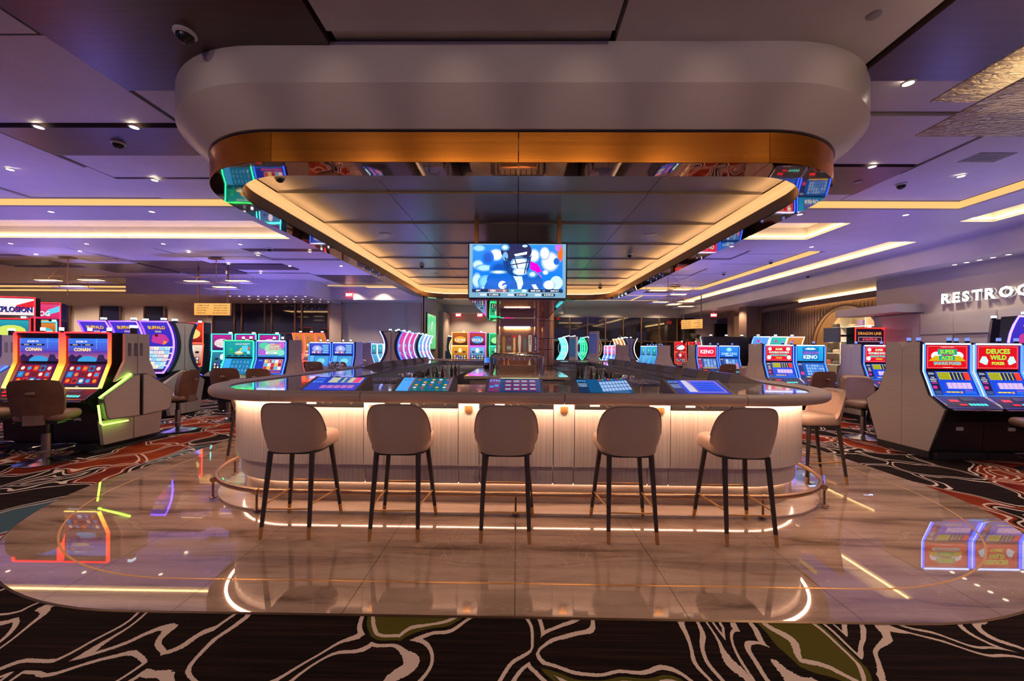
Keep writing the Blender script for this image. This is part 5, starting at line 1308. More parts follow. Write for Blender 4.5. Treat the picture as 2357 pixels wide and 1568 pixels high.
el(.365, .72, .03, .10, '#6aa4d4'); el(.58, .95, .03, .03, '#a8d0f0')
for f, c in ((1, '#6a9cc8'), (.82, '#b8cce4'), (.6, '#e6eef6')): el(.525, .56, .105 * f, .16 * f, c)
for f, c in ((1, '#80aad4'), (.8, '#d4e2f0'), (.55, '#f8fbff')): el(.53, .385, .085 * f, .085 * f, c)
poly([(.46, .765), (.475, .72), (.60, .765), (.605, .825)], '#e4f4fc')
for a, b in (((.36, .66), (.645, .70)), ((.40, .52), (.64, .60)), ((.62, .74), (.575, .34)), ((.65, .74), (.60, .36)), ((.47, .66), (.50, .46)), ((.36, .70), (.40, .46))):
    (ax, ay), (bx, by) = a, b; d = .006 if abs(ax - bx) < .08 else 0; e_ = 0 if d else .012
    poly([(ax - d, ay + e_), (ax + d, ay - e_), (bx + d, by - e_), (bx - d, by + e_)], '#0c2c60')
# score strip and jackpots
p.r(X0, .085, X1, .148, '#0c2850'); p.t('SEPT', .10, .117, .03, '#f0f4f8', .1, .03); p.r(.20, .087, .40, .147, '#806070'); p.t('DEN', .25, .117, .036, '#f0f0f8', .07, .03); p.t('21', .365, .117, .036, '#ffffff', .05, .03); p.r(.41, .087, .61, .147, '#4898b0'); p.t('14', .45, .117, .036, '#ffffff', .05, .03); p.e(.57, .117, .025, .024, '#e8f0f8', 10)
p.t('2ND 5:44', .685, .117, .032, '#ffffff', .1, .02); p.t('11', .77, .117, .03, '#ffffff', .03); p.t('2ND & 9', .88, .117, .03, '#ffffff', .09, .02); p.r(.1, .075, .93, .083, '#c0e4f0')
for cx, tx in ((.24, '$ 1,000.06'), (.52, '$ 4,000.50'), (.80, '$ 8,750.33')): p.r(cx - .05, .015, cx + .085, .066, '#18304a'); p.t(tx, cx + .02, .04, .035, '#f4fafc', .12, .02); p.r(cx - .12, .02, cx - .055, .06, '#b8c8d0')
p.build('screen', ftv, True, [M['tv'], M['tv_d']])
for s in (-1, 1):
    for k in range(3):
        y0 = TY + .12 + 1.52 * k
        t = MBb(min(s * .66, s * .73), max(s * .66, s * .73), y0, y0 + 1.47, 2.21, 3.03).build('side_television', M['black'], tvr)
        MB().add([(s * .732, y0 + .02, 2.24), (s * .732, y0 + 1.45, 2.24), (s * .732, y0 + 1.45, 3.01), (s * .732, y0 + .02, 3.01)], [(0, 1, 2, 3) if s > 0 else (3, 2, 1, 0)], hx('#3a90e8')).build('screen', M['screen'], t)
# ------------------------------------------------------------------ back bar island
bb = root('back_bar', 'back bar island with pale stone top and panelled front', 'back bar', (0, 0, 0))
MBb(-1.0, 1.0, 7.4, 10.9, .90, .95).build('stone_top', M['stone_t'], bb)
MBb(-.90, .90, 7.5, 10.8, 0, .90).build('cabinet', M['lightwood'], bb)
MBb(-.83, .83, 7.485, 7.5, .55, .84).build('door_panel', M['lightwood2'], bb)
fr = MB(); fr.box(-.86, .86, 7.47, 7.5, .84, .87).box(-.86, .86, 7.47, 7.5, .1, .13).box(-.86, -.82, 7.47, 7.5, .13, .84).box(.82, .86, 7.47, 7.5, .13, .84); fr.build('door_frame', M['lightwood'], bb)
# beer tower: horizontal pipe on two legs with eight handles
bt = root('beer_tower', 'steel beer tower with eight tap handles on the back bar', 'beer tower', (0, 0, 0))
BY, BX = 7.72, .50
MB().tube([(-BX, BY, .955), (-BX, BY, 1.30), (-BX + .05, BY, 1.345), (BX - .05, BY, 1.345), (BX, BY, 1.30), (BX, BY, .955)], .045, 14).build('pipe', M['steel_t'], bt, True, .6)
for s in (-1, 1):
    MB().lathe([(.07, 0), (.07, .012), (.055, .02)], 18, (s * BX, BY, .951)).build('flange', M['steel_t'], bt, True)
MB().tube([(-.40, BY - .02, .955), (-.40, BY - .02, 1.28)], .022, 10).build('drain_leg', M['steel_t'], bt, True); MB().tube([(.40, BY - .02, .955), (.40, BY - .02, 1.28)], .022, 10).build('drain_leg', M['steel_t'], bt, True)
MBb(-.36, .36, BY + .0, BY + .05, .955, 1.15).build('splash_plate', M['copper_t'], bt)
tapc = [((.45, .40, .34), 'disc'), ((.35, .20, .05), 'badge'), ((.16, .18, .14), 'ipa'), ((.60, .28, .05), 'mango'), ((.60, .48, .46), 'slim'), ((.10, .13, .16), 'paddle'), ((.62, .60, .60), 'ultra'), ((.02, .03, .20), 'light')]
for i, (c, kd) in enumerate(tapc):
    x = -.36 + .103 * i
    f = MB().tube([(x, BY - .05, 1.38), (x, BY - .05, 1.34), (x, BY - .09, 1.30), (x, BY - .09, 1.25)], .011, 8).build('faucet', M['chrome'], bt, True)
    mt = pm('tap_handle_' + kd, c, .35)
    if kd == 'disc':
        h = MBb(x - .022, x + .022, BY - .07, BY - .045, 1.39, 1.60).cyl((x, BY - .075, 1.72), (x, BY - .045, 1.72), .035, n=18).box(x - .03, x + .03, BY - .07, BY - .045, 1.60, 1.69).build('tap_handle', mt, bt)
    elif kd == 'badge': h = MB().prism([(x - .018, 1.39), (x + .018, 1.39), (x + .03, 1.52), (x + .024, 1.60), (x + .034, 1.68), (x, 1.74), (x - .034, 1.68), (x - .024, 1.60), (x - .03, 1.52)], BY - .075, BY - .045, 'y').build('tap_handle', mt, bt)
    elif kd == 'ipa':
        h = MB().prism([(x - .05, 1.44), (x + .05, 1.44), (x + .05, 1.54), (x - .05, 1.54)], BY - .08, BY - .045, 'y').build('tap_handle', mt, bt)
        MB().cyl((x, BY - .06, 1.39), (x, BY - .06, 1.64), .012, n=8).cyl((x, BY - .06, 1.64), (x, BY - .06, 1.68), .024, n=12).build('tap_stem', M['chrome'], h)
    elif kd == 'mango':
        h = MBb(x - .025, x + .025, BY - .07, BY - .045, 1.39, 1.69).build('tap_handle', mt, bt); MB().prism([(x - .055, 1.70), (x + .055, 1.70), (x + .03, 1.735), (x, 1.745), (x - .03, 1.735)], BY - .09, BY - .03, 'y').build('umbrella_top', M['red'], h)
    elif kd == 'slim': h = MB().prism([(x - .016, 1.39), (x + .016, 1.39), (x + .03, 1.62), (x + .026, 1.72), (x, 1.75), (x - .026, 1.72), (x - .03, 1.62)], BY - .07, BY - .045, 'y').build('tap_handle', mt, bt)
    elif kd == 'paddle': h = MB().prism([(x - .022, 1.39), (x + .022, 1.39), (x + .018, 1.45), (x + .034, 1.56), (x + .028, 1.66), (x, 1.705), (x - .028, 1.66), (x - .034, 1.56), (x - .018, 1.45)], BY - .07, BY - .045, 'y').build('tap_handle', mt, bt)
    else: h = MB().prism([(x - .028, 1.42), (x + .028, 1.42), (x + .032, 1.73), (x + .02, 1.745), (x - .032, 1.74)], BY - .075, BY - .045, 'y').build('tap_handle', mt, bt)
    tx = {'ipa': 'IPA', 'mango': 'MANGO CART', 'ultra': 'ULTRA', 'light': 'BUD LIGHT'}.get(kd)
    if tx:
        vs, fs, w = text_geo(tx, .02)
        hgt = .035 if kd == 'ipa' else .030; ln = .26 if kd in ('light', 'mango') else .16
        mb = MB()
        if kd == 'ipa': mb.add([(x - .035 + a * .07 / w, BY - .082, 1.475 + b * hgt) for a, b in vs], fs)
        else: mb.add([(x + .015 - b * hgt, BY - .078, (1.45 if kd != 'ultra' else 1.56) + a * ln / w) for a, b in vs], fs)
        mb.build('handle_lettering', M['white'] if kd != 'ultra' else M['black'], h)
for y in (6.6, 7.15, 8.4): spot(0, y, 2.19, 45, 2.4, (1, .78, .55), .05)  # spots added below the televisions to brighten tower and bar interior
# bronze hood: two posts, lit niche, arch
hd = root('bronze_niche', 'glowing bronze niche frame standing behind the tap handles', 'niche frame', (0, 0, 0))
HY = 9.0
for s in (-1, 1): MB().tube([(s * .44, HY, .955), (s * .44, HY, 2.19)], .04, 14).build('post', M['copper_t'], hd, True)
MBb(-.40, .40, HY + .25, HY + .28, .955, 2.19).build('back_panel', M['copper_t'], hd)
MBb(-.40, .40, HY - .02, HY + .25, 1.98, 2.02).build('lamp_shelf', M['mirror'], hd)
MBb(-.30, .30, HY + .05, HY + .12, 1.965, 1.98).build('niche_light', M['niche'], hd)
MBb(-.40, .40, HY + .02, HY + .24, .955, .99).build('niche_shelf', M['stone_t'], hd)
for i, (x, c) in enumerate([(-.30, (.35, .12, .06)), (-.20, (.40, .16, .10)), (.30, (.55, .55, .5))]):
    o = MB().lathe([(.035, 0), (.04, .03), (.04, .12), (.018, .18), (.016, .22)], 14, (0, 0, 0)).build('glass_jar', pm('jar_%d' % i, c, .2), None, True, .7, (x, HY + .13, .99))
    tag(o, ['dark amber jar in the bronze niche, left', 'reddish jar in the bronze niche beside the amber jar', 'pale jar at the right of the bronze niche'][i], 'jar')
c = root('bronze_column', 'tall round bronze column with dark rings behind the back bar', 'column', (.69, 9.75, 0))
MB().cyl((0, 0, .0), (0, 0, 3.43), .235, n=28, cap=False).build('shaft', M['copper_t'], c, True)
for z in (1.45, 1.72, 1.05, 2.15): MB().cyl((0, 0, z), (0, 0, z + .012), .239, n=28).build('ring', M['black'], c, True)
cc = MB().cyl((0, 0, 0), (0, 0, 1.0), .13, n=18, cap=True).build('small_bronze_post', M['copper_t'], None, True, .7, (.45, 5.2, 0))
tag(cc, 'short bronze post just behind the front counter', 'post')
# cash register, under-bar gear
pos = root('cash_register', 'black cash register with small blue screen left of the back bar', 'cash register', (-.72, 10.1, .95), .25)
MBb(-.13, .13, -.10, .10, .0, .10).build('drawer', M['black'], pos)
MB().prism([(-.06, .14), (-.02, .30), (0, .30), (-.04, .14)], -.15, .15, 'x').build('monitor', M['black'], pos)
MB().add([(-.13, -.062, .15), (.13, -.062, .15), (.13, -.024, .29), (-.13, -.024, .29)], [(0, 1, 2, 3)], hx('#2a78e0')).build('screen', M['screen_d'], pos)
MB().cyl((0, -.02, .08), (0, -.02, .16), .02, n=8).build('stand', M['black'], pos)
MB().box(.05, .08, -.11, -.10, .10, .13, RED).build('indicator_lamp', M['led_d'], pos)
for s, nm in ((-1, 'left'), (1, 'right')):
    u = root('under_bar_station', 'steel under-bar station along the %s inner side of the bar' % nm, 'bar station', (0, 0, 0))
    x0, x1 = (1.55, 2.20)
    MBb(min(s * x0, s * x1), max(s * x0, s * x1), 4.8, 11.6, .10, .74).build('body', M['steel'], u)
    MBb(min(s * (x0 - .02), s * x1), max(s * (x0 - .02), s * x1), 4.8, 11.6, .74, .77).build('drain_board', M['steel'], u)
    MBb(min(s * 1.45, s * 1.55), max(s * 1.45, s * 1.55), 5.6, 11.0, .50, .80).build('bottle_rail', M['steel'], u)
    for yy in (6.9, 8.3, 9.6):
        a = MB().tube([(s * 1.9, yy, .77), (s * 1.9, yy, 1.00), (s * 1.86, yy, 1.05), (s * 1.72, yy, 1.06), (s * 1.68, yy, 1.0)], .013, 8).build('faucet', M['chrome'], u, True)
        MBb(min(s * 1.62, s * 2.05), max(s * 1.62, s * 2.05), yy + .2, yy + .75, .77, .80).build('sink_rim', M['chrome'], u)
    for k in range(9):
        yy = 5.7 + .55 * k
        o = MB().lathe([(.034, 0), (.036, .01), (.036, .18), (.014, .25), (.012, .31)], 10).build('bottle', M[['bottle_g', 'bottle_b', 'bottle_c'][k % 3]], None, True, .7, (s * 1.50, yy, .80))
        tag(o, 'bottle in the speed rail inside the %s of the bar' % nm, 'bottle', 'bottles in the %s speed rail' % nm)
    mx = root('bar_gun', 'black soda gun with curled hose on the %s under-bar' % nm, 'soda gun', (s * 1.72, 7.6, .77))
    MB().tube([(0, 0, .22), (.0, .06, .30), (s * .08, .12, .18), (s * .02, .20, .05), (s * -.05, .28, .20), (0, .30, .02)], .012, 8).build('hose', M['black'], mx, True); MB().prism([(-.03, .17), (.03, .17), (.02, .25), (-.02, .25)], -.025, .025, 'x').build('handle', M['black'], mx); MBb(-.04, .04, .26, .34, 0, .03).build('base', M['black'], mx)
    sh = root('shaker_tray', 'dark bar caddy with shakers on the %s under-bar' % nm, 'bar caddy', (s * 1.8, 6.4, .77))
    MBb(-.16, .16, -.22, .22, 0, .10).build('caddy', M['black'], sh)
    for dx, dy in ((-.07, -.1), (.07, -.05), (0, .1)): MB().lathe([(.035, 0), (.045, .16), (.03, .19)], 12, (dx, dy, .10)).build('shaker', M['chrome'], sh, True)
# rows of upturned glasses on the drain boards
gp = [(.001, 0), (.030, 0), (.033, .01), (.036, .13), (.034, .13), (.031, .012), (.001, .008)]
gm = MB().lathe([(.036, 0), (.034, .10), (.030, .125), (.004, .13)], 10, caps=False).mesh('tumbler', M['glass_thin'], True)
for s, x0, y0, nx, ny, gl in ((1, 1.58, 5.0, 5, 9, 'upturned clear tumbler on the right drain board'), (-1, 1.70, 5.15, 4, 6, 'upturned clear tumbler on the left drain board')):
    mat_ = MBb(min(s * (x0 - .06), s * (x0 + nx * .085)), max(s * (x0 - .06), s * (x0 + nx * .085)), y0 - .06, y0 + ny * .085, .905, .925).build('glass_rack', M['black'], None)
    tag(mat_, 'black glass mat under the %s tumblers' % ('right' if s > 0 else 'left'), 'glass mat')
    MBb(min(s * (x0 - .05), s * (x0 + nx * .08)), max(s * (x0 - .05), s * (x0 + nx * .08)), y0 - .05, y0 + ny * .08, .771, .905).build('rack_stand', M['steel'], mat_)
    for i in range(nx):
        for j in range(ny):
            tag(put('tumbler', gm, None, (s * (x0 + .085 * i), y0 + .085 * j, .9255)), gl, 'glass', gl + 's')
cr = root('glass_crate', 'grey steel counter with a crate of glasses inside the bar, right', 'bar counter', (0, 0, 0))
MBb(1.05, 1.42, 9.3, 10.9, 0, .93).build('cabinet', M['steel'], cr); MBb(1.02, 1.44, 9.27, 10.93, .93, .96).build('top', M['grey'], cr)
for i in range(4):
    for j in range(4): tag(put('tumbler', gm, None, (1.09 + .095 * i, 9.4 + .12 * j, .9605)), 'upturned glass on the steel counter inside the bar, right', 'glass', 'glasses on the steel counter')
wt = root('bar_return', 'white lit service wall behind the back bar on the right', 'service wall', (0, 0, 0))
MBb(.98, 2.2, 11.9, 12.05, 0, 1.0).build('face', M['plaster2'], wt); MBb(.95, 2.2, 11.86, 12.1, 1.0, 1.04).build('cap', M['stone_t'], wt)
# two wine glasses on the left counter
wg = MB().lathe([(.001, 0), (.034, 0), (.034, .003), (.006, .008), (.0045, .08), (.010, .092), (.032, .115), (.043, .15), (.040, .19), (.034, .212), (.0325, .212), (.0385, .19), (.0415, .15), (.031, .117), (.008, .096), (.001, .094)], 20, caps=False).mesh('wine_glass', M['glass'], True, .9)
for i, (x, y) in enumerate([(-2.62, 5.52), (-2.51, 5.45)]): tag(put('wine_glass', wg, None, (x, y, 1.072)), ['empty wine glass on the left counter, the left of two', 'empty wine glass on the left counter, the right of two'][i], 'wine glass', 'wine glasses on the bar')
# service slots in the front counter top
for k, x in enumerate((-.48, .42)):
    o = root('bill_validator_plate', 'flat brass service plate in the counter %s of the middle console' % ('left' if k == 0 else 'right'), 'counter plate', (x, 3.75, 1.073))
    MBb(-.09, -.02, -.12, -.05, 0, .003).build('brass_plate', M['brass'], o); MBb(.02, .035, -.13, .1, 0, .001).build('slot', M['black'], o); MBb(.09, .105, -.13, .1, 0, .001).build('slot', M['black'], o)
# ------------------------------------------------------------------ swivel chairs
def make_chair():
    r = root('swivel_chair', 'x', 'chair')
    MB().lathe([(.27, 0), (.27, .004), (.25, .012), (.12, .030), (.05, .055), (.045, .06)], 30, (0, 0, 0)).build('base', M['chrome_b'], r, True, .9)
    MB().cyl((0, 0, .05), (0, 0, .36), .042, n=16).build('post', M['grey_b'], r, True)
    MB().cyl((0, 0, .36), (0, 0, .52), .030, n=14).build('gas_lift', M['black'], r, True)
    rg_ = MB().tube([(.23 * cos(a), .08 + .23 * sin(a), .16) for a in [2 * PI * i / 28 for i in range(28)]], .009, 8, True).build('foot_ring', M['chrome'], r, True)
    MB().cushion(0, .05, .53, .47, .50, .11, .10, .04, 7).build('seat', M['chairlea'], r, True, 1.0)
    MBb(-.20, .20, -.20, .26, .505, .535).build('seat_pan', M['black'], r)
    MB().cyl((.16, -.02, .52), (.30, -.04, .505), .006, n=6).cyl((.29, -.04, .506), (.35, -.045, .50), .012, n=8).build('lever', M['black'], r)
    def sheet(yo, wi, z0, z1, n=9, m=9, cur=.10):
        g = []
        for j in range(m):
            v = j / (m - 1); row = []
            for i in range(n):
                u = -1 + 2 * i / (n - 1)
                w = .245 - .02 * (1 - v) + .015 * sin(v * PI)
                k = 1.0
                if v > .86: k = 1 - .12 * ((v - .86) / .14) ** 2
                if v < .14: k = 1 - .10 * ((.14 - v) / .14) ** 2
                row.append((u * w * wi * k, -.21 - .07 * v + cur * (abs(u) ** 2.4) * .75 + yo, z0 + (z1 - z0) * v - .02 * abs(u) ** 4 * (1 if v > .5 else -1)))
            g.append(row)
        return g
    def slab(go, gi, name, mat, par):
        n, m = len(go[0]), len(go); mb = MB(); mb.v = [q_ for row in go for q_ in row] + [q_ for row in gi for q_ in row]; K = n * m; F = []
        for j in range(m - 1):
            for i in range(n - 1):
                a = j * n + i; F.append([a, a + 1, a + n + 1, a + n]); F.append([K + a, K + a + n, K + a + n + 1, K + a + 1])
        bd = [i for i in range(n)] + [j * n + n - 1 for j in range(1, m)] + [(m - 1) * n + i for i in range(n - 2, -1, -1)] + [j * n for j in range(m - 2, 0, -1)]
        for a, b in zip(bd, bd[1:] + bd[:1]): F.append([b, a, K + a, K + b])
        mb.f = F; mb.c = [None] * len(F); mb.m = [0] * len(F)
        return mb.build(name, mat, par, True, .8)
    bk = slab(sheet(-.012, .99, .56, 1.06), sheet(.005, .985, .56, 1.06), 'back_shell', M['velvet'], r)
    slab(sheet(.006, 1.0, .565, 1.055), sheet(.075, .93, .60, 1.02), 'back_pad', M['chairlea'], r)
    MB().cushion(0, -.285, .875, .085, .035, .035, .012, .01, 5).build('pull_handle', M['chairlea'], bk, True)
    MBb(-.09, .09, -.24, -.17, .50, .62).build('back_bracket', M['chairlea'], r)
    return r
ch0 = make_chair()
chs = [(-5.98, 4.90, .0, .42, 'brown swivel chair in front of the orange framed machines, left edge'), (-6.95, 4.95, .0, -.3, 'swivel chair cut off by the left edge, only its base and seat side showing'),
       (-5.95, 6.80, 0, 1.75, 'swivel chair turned sideways right of the angular end cap'), (-5.75, 7.75, 0, .25, 'brown swivel chair facing the teal rainbow machine'), (-4.98, 7.68, 0, -.1, 'brown swivel chair facing the pastel screen machine'),
       (-4.6, 9.65, 0, PI - .3, 'swivel chair behind the red edged end panel'), (-5.1, 11.2, 0, .1, 'brown swivel chair facing the middle left bank'), (-5.75, 11.2, 0, 0, 'swivel chair second at the middle left bank'), (-5.35, 13.1, 0, PI, 'tan swivel chair behind the middle left bank'),
       (6.60, 4.92, 0, -.35, 'swivel chair at the right edge of the picture, only seat and foot ring showing'), (5.95, 6.78, 0, PI - .15, 'violet tinted swivel chair left of the nearest right end panel'), (6.35, 8.35, 0, .05, 'brown swivel chair with pull handle facing the light blue keno screen'), (7.3, 7.72, 0, .2, 'swivel chair behind the violet tinted one'),
       (6.3, 11.95, 0, .05, 'brown swivel chair facing the red keno screen'), (6.1, 10.15, 0, PI + .1, 'tan swivel chair left of the red and light blue poker pair'), (6.85, 10.15, 0, PI, 'tan swivel chair behind the red and light blue poker pair'),
       (6.2, 14.0, 0, PI - .2, 'tan swivel chair behind the red keno bank'), (4.96, 16.3, 0, -PI / 2, 'brown swivel chair by the teal screened row, nearest'), (4.96, 17.0, 0, -PI / 2, 'brown swivel chair by the teal screened row, second'), (4.96, 17.7, 0, -PI / 2, 'brown swivel chair by the teal screened row, third'),
       (3.22, 16.0, 0, -PI / 2, 'violet swivel chair by the pink screened row, nearest'), (3.22, 16.7, 0, -PI / 2, 'violet swivel chair by the pink screened row, second'), (1.55, 17.6, 0, -PI / 2, 'swivel chair by the turquoise row, nearest'), (1.55, 18.3, 0, -PI / 2, 'swivel chair by the turquoise row, second'), (1.55, 19.0, 0, -PI / 2, 'swivel chair by the turquoise row, third'),
       (-7.15, 7.2, 0, .1, 'swivel chair in front of the tall violet machines')]
for i, (x, y, z, rz, lb) in enumerate(chs): place(ch0, i > 0, (x, y, z), rz, lb, 'brown swivel chairs at the machines', 'chair')
# ------------------------------------------------------------------ ceiling fittings
def downlight(x, y, z, k):
    o = MB().lathe([(.055, 0), (.055, -.006), (.042, -.010), (.040, 0)], 16, caps=False).build('downlight', M['white'], None, True, .7, (x, y, z))
    MB().cyl((0, 0, -.004), (0, 0, -.002), .040, n=14).build('lens', M['lens'], o)
    tag(o, 'small recessed downlight glowing in the %s' % k, 'downlight', 'recessed downlights in the %s' % k)
for x, y in [(-5.37, 4.355), (-4.29, 4.355), (-5.36, 5.745), (-7.08, 5.405), (3.53, 3.635), (4.67, 5.265), (6.14, 5.545)]: 
    downlight(x, y - .045, 3.93, 'panel joints')
for x, y in [(-8.29, 6.84), (-6.46, 6.82), (-11.89, 9.02), (-10.08, 9.02), (-8.24, 8.99), (-6.44, 9.0), (4.88, 6.83), (6.70, 6.84), (4.88, 8.98), (6.69, 8.99)]: downlight(x, y, 3.85, 'flat ceiling band')
for x, y in [(-9.86, 7.75), (-8.13, 7.75), (-6.43, 7.75)]: downlight(x, y, 4.10, 'left coffer')
for x, y in [(-13.06, 10.44), (-11.43, 10.07), (-8.6, 10.11), (-6.97, 10.41), (-8.61, 11.54), (-9.75, 13.0), (-8.58, 12.96), (-5.35, 10.0), (-5.34, 11.77), (-6.93, 11.81)]: downlight(x, y, 3.925, 'far panelled ceiling')
for y in (8.8, 8.57, 8.33, 8.1, 7.85): downlight(9.70, y, 3.42, 'soffit over the restroom sign')
for i in range(9):
    for j in range(3): downlight(-10.9 + .36 * i + .12 * (j % 2), 14.7 + .9 * j, 3.37, 'low soffit over the left windows')
def dome(x, y, z, r, label):
    o = MB().lathe([(r * 1.3, 0), (r * 1.3, -r * .25), (r, -r * .45)], 18).build('dome_camera', M['white'], None, True, .7, (x, y, z))
    MB().lathe([(r, -r * .45), (r * .95, -r * .8), (r * .7, -r * 1.15), (r * .35, -r * 1.35), (.002, -r * 1.42)], 18, caps=False).build('dome', M['black'], o, True)
    tag(o, label, 'camera')
dome(-2.60, 3.01, 3.93, .06, 'black dome camera on the dark panel above the canopy corner'); dome(-4.82, 4.65, 3.93, .055, 'black dome camera on the dark strip left of the canopy'); dome(-9.76, 7.75, 4.10, .06, 'dome camera inside the long left coffer'); dome(5.66, 5.85, 3.96, .055, 'dome camera right of the canopy'); dome(-6.0, 9.37, 3.85, .06, 'dome camera behind the left coffer')
dome(-2.72, 4.42, 3.425, .05, 'dome camera inside the front left corner of the canopy'); dome(-2.26, 9.2, 3.425, .05, 'dome camera in the left of the canopy ceiling'); dome(2.29, 8.02, 3.425, .05, 'dome camera in the right of the canopy ceiling'); dome(2.6, 12.3, 3.425, .05, 'dome camera at the far right of the canopy ceiling')
dome(9.2, 12.5, 3.85, .05, 'dome camera on the right ceiling band'); dome(6.6, 12.6, 3.93, .05, 'dome camera in the far right panels'); dome(7.0, 10.9, 3.93, .05, 'dome camera over the right banks')
for i, (x, y, rr_) in enumerate([(-2.27, 6.7, .12), (2.24, 6.63, .12), (2.19, 10.2, .12), (-2.2, 10.35, .12)]):
    o = MB().lathe([(rr_, 0), (rr_, -.004), (rr_ * .9, -.006)], 24).build('ceiling_speaker', M['inner'], None, True, .7, (x, y, 3.428 + .01)); tag(o, 'round flush speaker in the canopy ceiling, %s' % ['near left', 'near right', 'far right', 'far left'][i], 'speaker')
for i, (x, y, z) in enumerate([(-3.0, 2.5, 3.93), (-1.6, 4.4, 3.43), (1.65, 4.4, 3.43), (2.6, 2.9, 3.96), (-5.5, 3.9, 3.96), (-6.6, 4.6, 3.94), (4.9, 5.7, 3.93)]):
    o = MB().lathe([(.045, 0), (.045, -.008), (.02, -.012)], 16).build('sprinkler_cover', M['inner'], None, True, .7, (x, y, z)); tag(o, 'small round sprinkler cover, %s' % ['on the dark panel at the top left', 'front left in the canopy ceiling', 'front right in the canopy ceiling', 'above the canopy on the right', 'on the violet panel far left', 'left of the dark strip', 'on the taupe panel right of the canopy'][i], 'sprinkler cover')
for i, (x, y, z, w, d) in enumerate([(-9.0, 7.8, 4.10, .45, .25), (-5.9, 7.8, 4.10, .45, .25), (5.9, 5.0, 3.94, .45, .25), (4.6, 7.7, 4.10, .4, .25)]):
    o = MBb(-w / 2, w / 2, -d / 2, d / 2, -.006, 0).build('air_vent', M['inner'], None, loc=(x, y, z))
    for k in range(6): MBb(-w / 2 + .02, w / 2 - .02, -d / 2 + .02 + k * (d - .03) / 6, -d / 2 + .03 + k * (d - .03) / 6, -.010, -.006).build('slat', M['grey'], o)
    tag(o, ['flat air vent in the long left coffer, left', 'flat air vent in the long left coffer, right', 'flat air vent on the ceiling right of the canopy', 'air vent in the small right coffer'][i], 'air vent')
# ------------------------------------------------------------------ chandeliers of textured glass plates
def chandelier(x, y, z, label, plates, sc=1.0, drop=.75):
    r = root('glass_chandelier', label, 'chandelier', (x, y, z))
    for (a, b, w, d, h) in plates:
        mb = MB().box(a - w / 2, a + w / 2, b - d / 2, b + d / 2, h, h + .012); mb.build('glass_plate', M['texglass'], r)
        lt = MBb(a - w * .30, a + w * .30, b - d * .30, b + d * .30, h + .05, h + .06).build('plate_lamp', M['lens2'], r)
        for sx in (-1, 1): MB().cyl((a + sx * w * .45, b, h), (a + sx * w * .45, b, h + .18), .006, n=6).build('plate_rod', M['brass'], r)
        MB().cyl((a - w * .45, b, h + .18), (a + w * .45, b, h + .18), .006, n=6).build('cross_bar', M['brass'], r)
    MB().cyl((0, 0, -.25), (0, 0, drop), .010, n=8).build('stem', M['brass'], r)
    for sx in (-1, 1): MB().cyl((0, 0, drop - .05), (sx * plates[0][2] * .6, 0, .2), .004, n=6).build('wire', M['brass'], r)
    MBb(-.18, .18, -.08, .08, drop - .03, drop).build('ceiling_plate', M['bronzew'], r)
pls = [(-.55, 0, .95, .35, .10), (.5, .15, .95, .35, .14), (.35, -.15, .9, .3, -.08)]
chandelier(-8.4, 10.8, 3.12, 'hanging glass plate light over the left machines', pls, drop=.80)
chandelier(-12.6, 10.8, 3.12, 'hanging glass plate light at the far left', pls, drop=.80)
chandelier(4.6, 12.0, 3.12, 'hanging glass plate light right of the canopy, nearer', [(-.3, 0, .8, .35, .1), (.5, .2, .8, .35, .16), (.2, -.3, .7, .3, -.06)], drop=.80)
chandelier(6.1, 15.2, 3.15, 'hanging glass plate light right of the canopy, farther', pls, drop=.77)
chandelier(3.95, 2.30, 3.20, 'large textured glass plate light in the upper right corner', [(-.63, -.10, .62, 1.40, .12), (-.42, .10, .95, 1.30, -.05)], drop=.72)
# ------------------------------------------------------------------ signs
def hang_sign(x, y, z, w, h, rz, lines_l, lines_r, label, zt):
    r = root('hanging_sign', label, 'sign', (x, y, z), rz)
    MBb(-w / 2, w / 2, 0, .06, 0, h).build('box', M['bronzew'], r)
    p = Pic(w - .03, h - .03, lambda u, v, d: ((u - .5) * (w - .03), -.003 - d, .015 + v * (h - .03))); p.r(0, 0, 1, 1, '#f0a850', '#f4b460')
    for i, t in enumerate(lines_l): p.t(t, .05, .82 - .21 * i, .10, '#40280c', .4, .01, -1)
    for i, t in enumerate(lines_r): p.t(t, .95, .82 - .21 * i, .10, '#40280c', .42, .01, 1)
    p.frame(.01, .02, .99, .98, .012, '#c08030'); p.build('face', r, False)
    for s in (-1, 1): MBb(s * w * .40 - .02, s * w * .40 + .02, .015, .045, h, zt - z).build('rod', M['bronzew'], r)
hang_sign(-9.45, 12.0, 2.41, 1.16, .40, 0, ['< SUMMER HOUSE', '< RESTAURANTS', '< RESTROOMS', '> RIDESHARE'], ['HOTEL REGISTRATION >', 'MEETING ROOMS >', 'BEL-AIRE LOUNGE >', 'BEL-AIRE BACKYARD >'], 'golden hanging direction sign left of the bar', 3.93)
hang_sign(7.55, 17.0, 2.36, 1.0, .42, -.95, ['HOTEL REGISTRATION', 'MEETING ROOMS', 'BEL-AIRE LOUNGE', 'BEL-AIRE BACKYARD'], ['VALET >', 'RIDESHARE >', 'EXIT >', 'PARKING >'], 'golden hanging direction sign right of the bar', 3.85)
def exit_sign(x, y, z, label, rz=0, zt=3.9):
    o = MBb(-.15, .15, 0, .04, 0, .18).build('exit_sign', M['exitred'], None, loc=(x, y, z), rz=rz)
    q_, w = letters('lettering', 'EXIT', .10, .004, [M['letterw'], M['letterw']], o); q_.location = (-w / 2, 0, .04); tag(o, label, 'exit sign')
    MBb(-.02, .02, .01, .03, .18, zt - z).build('hanger', M['white'], o)
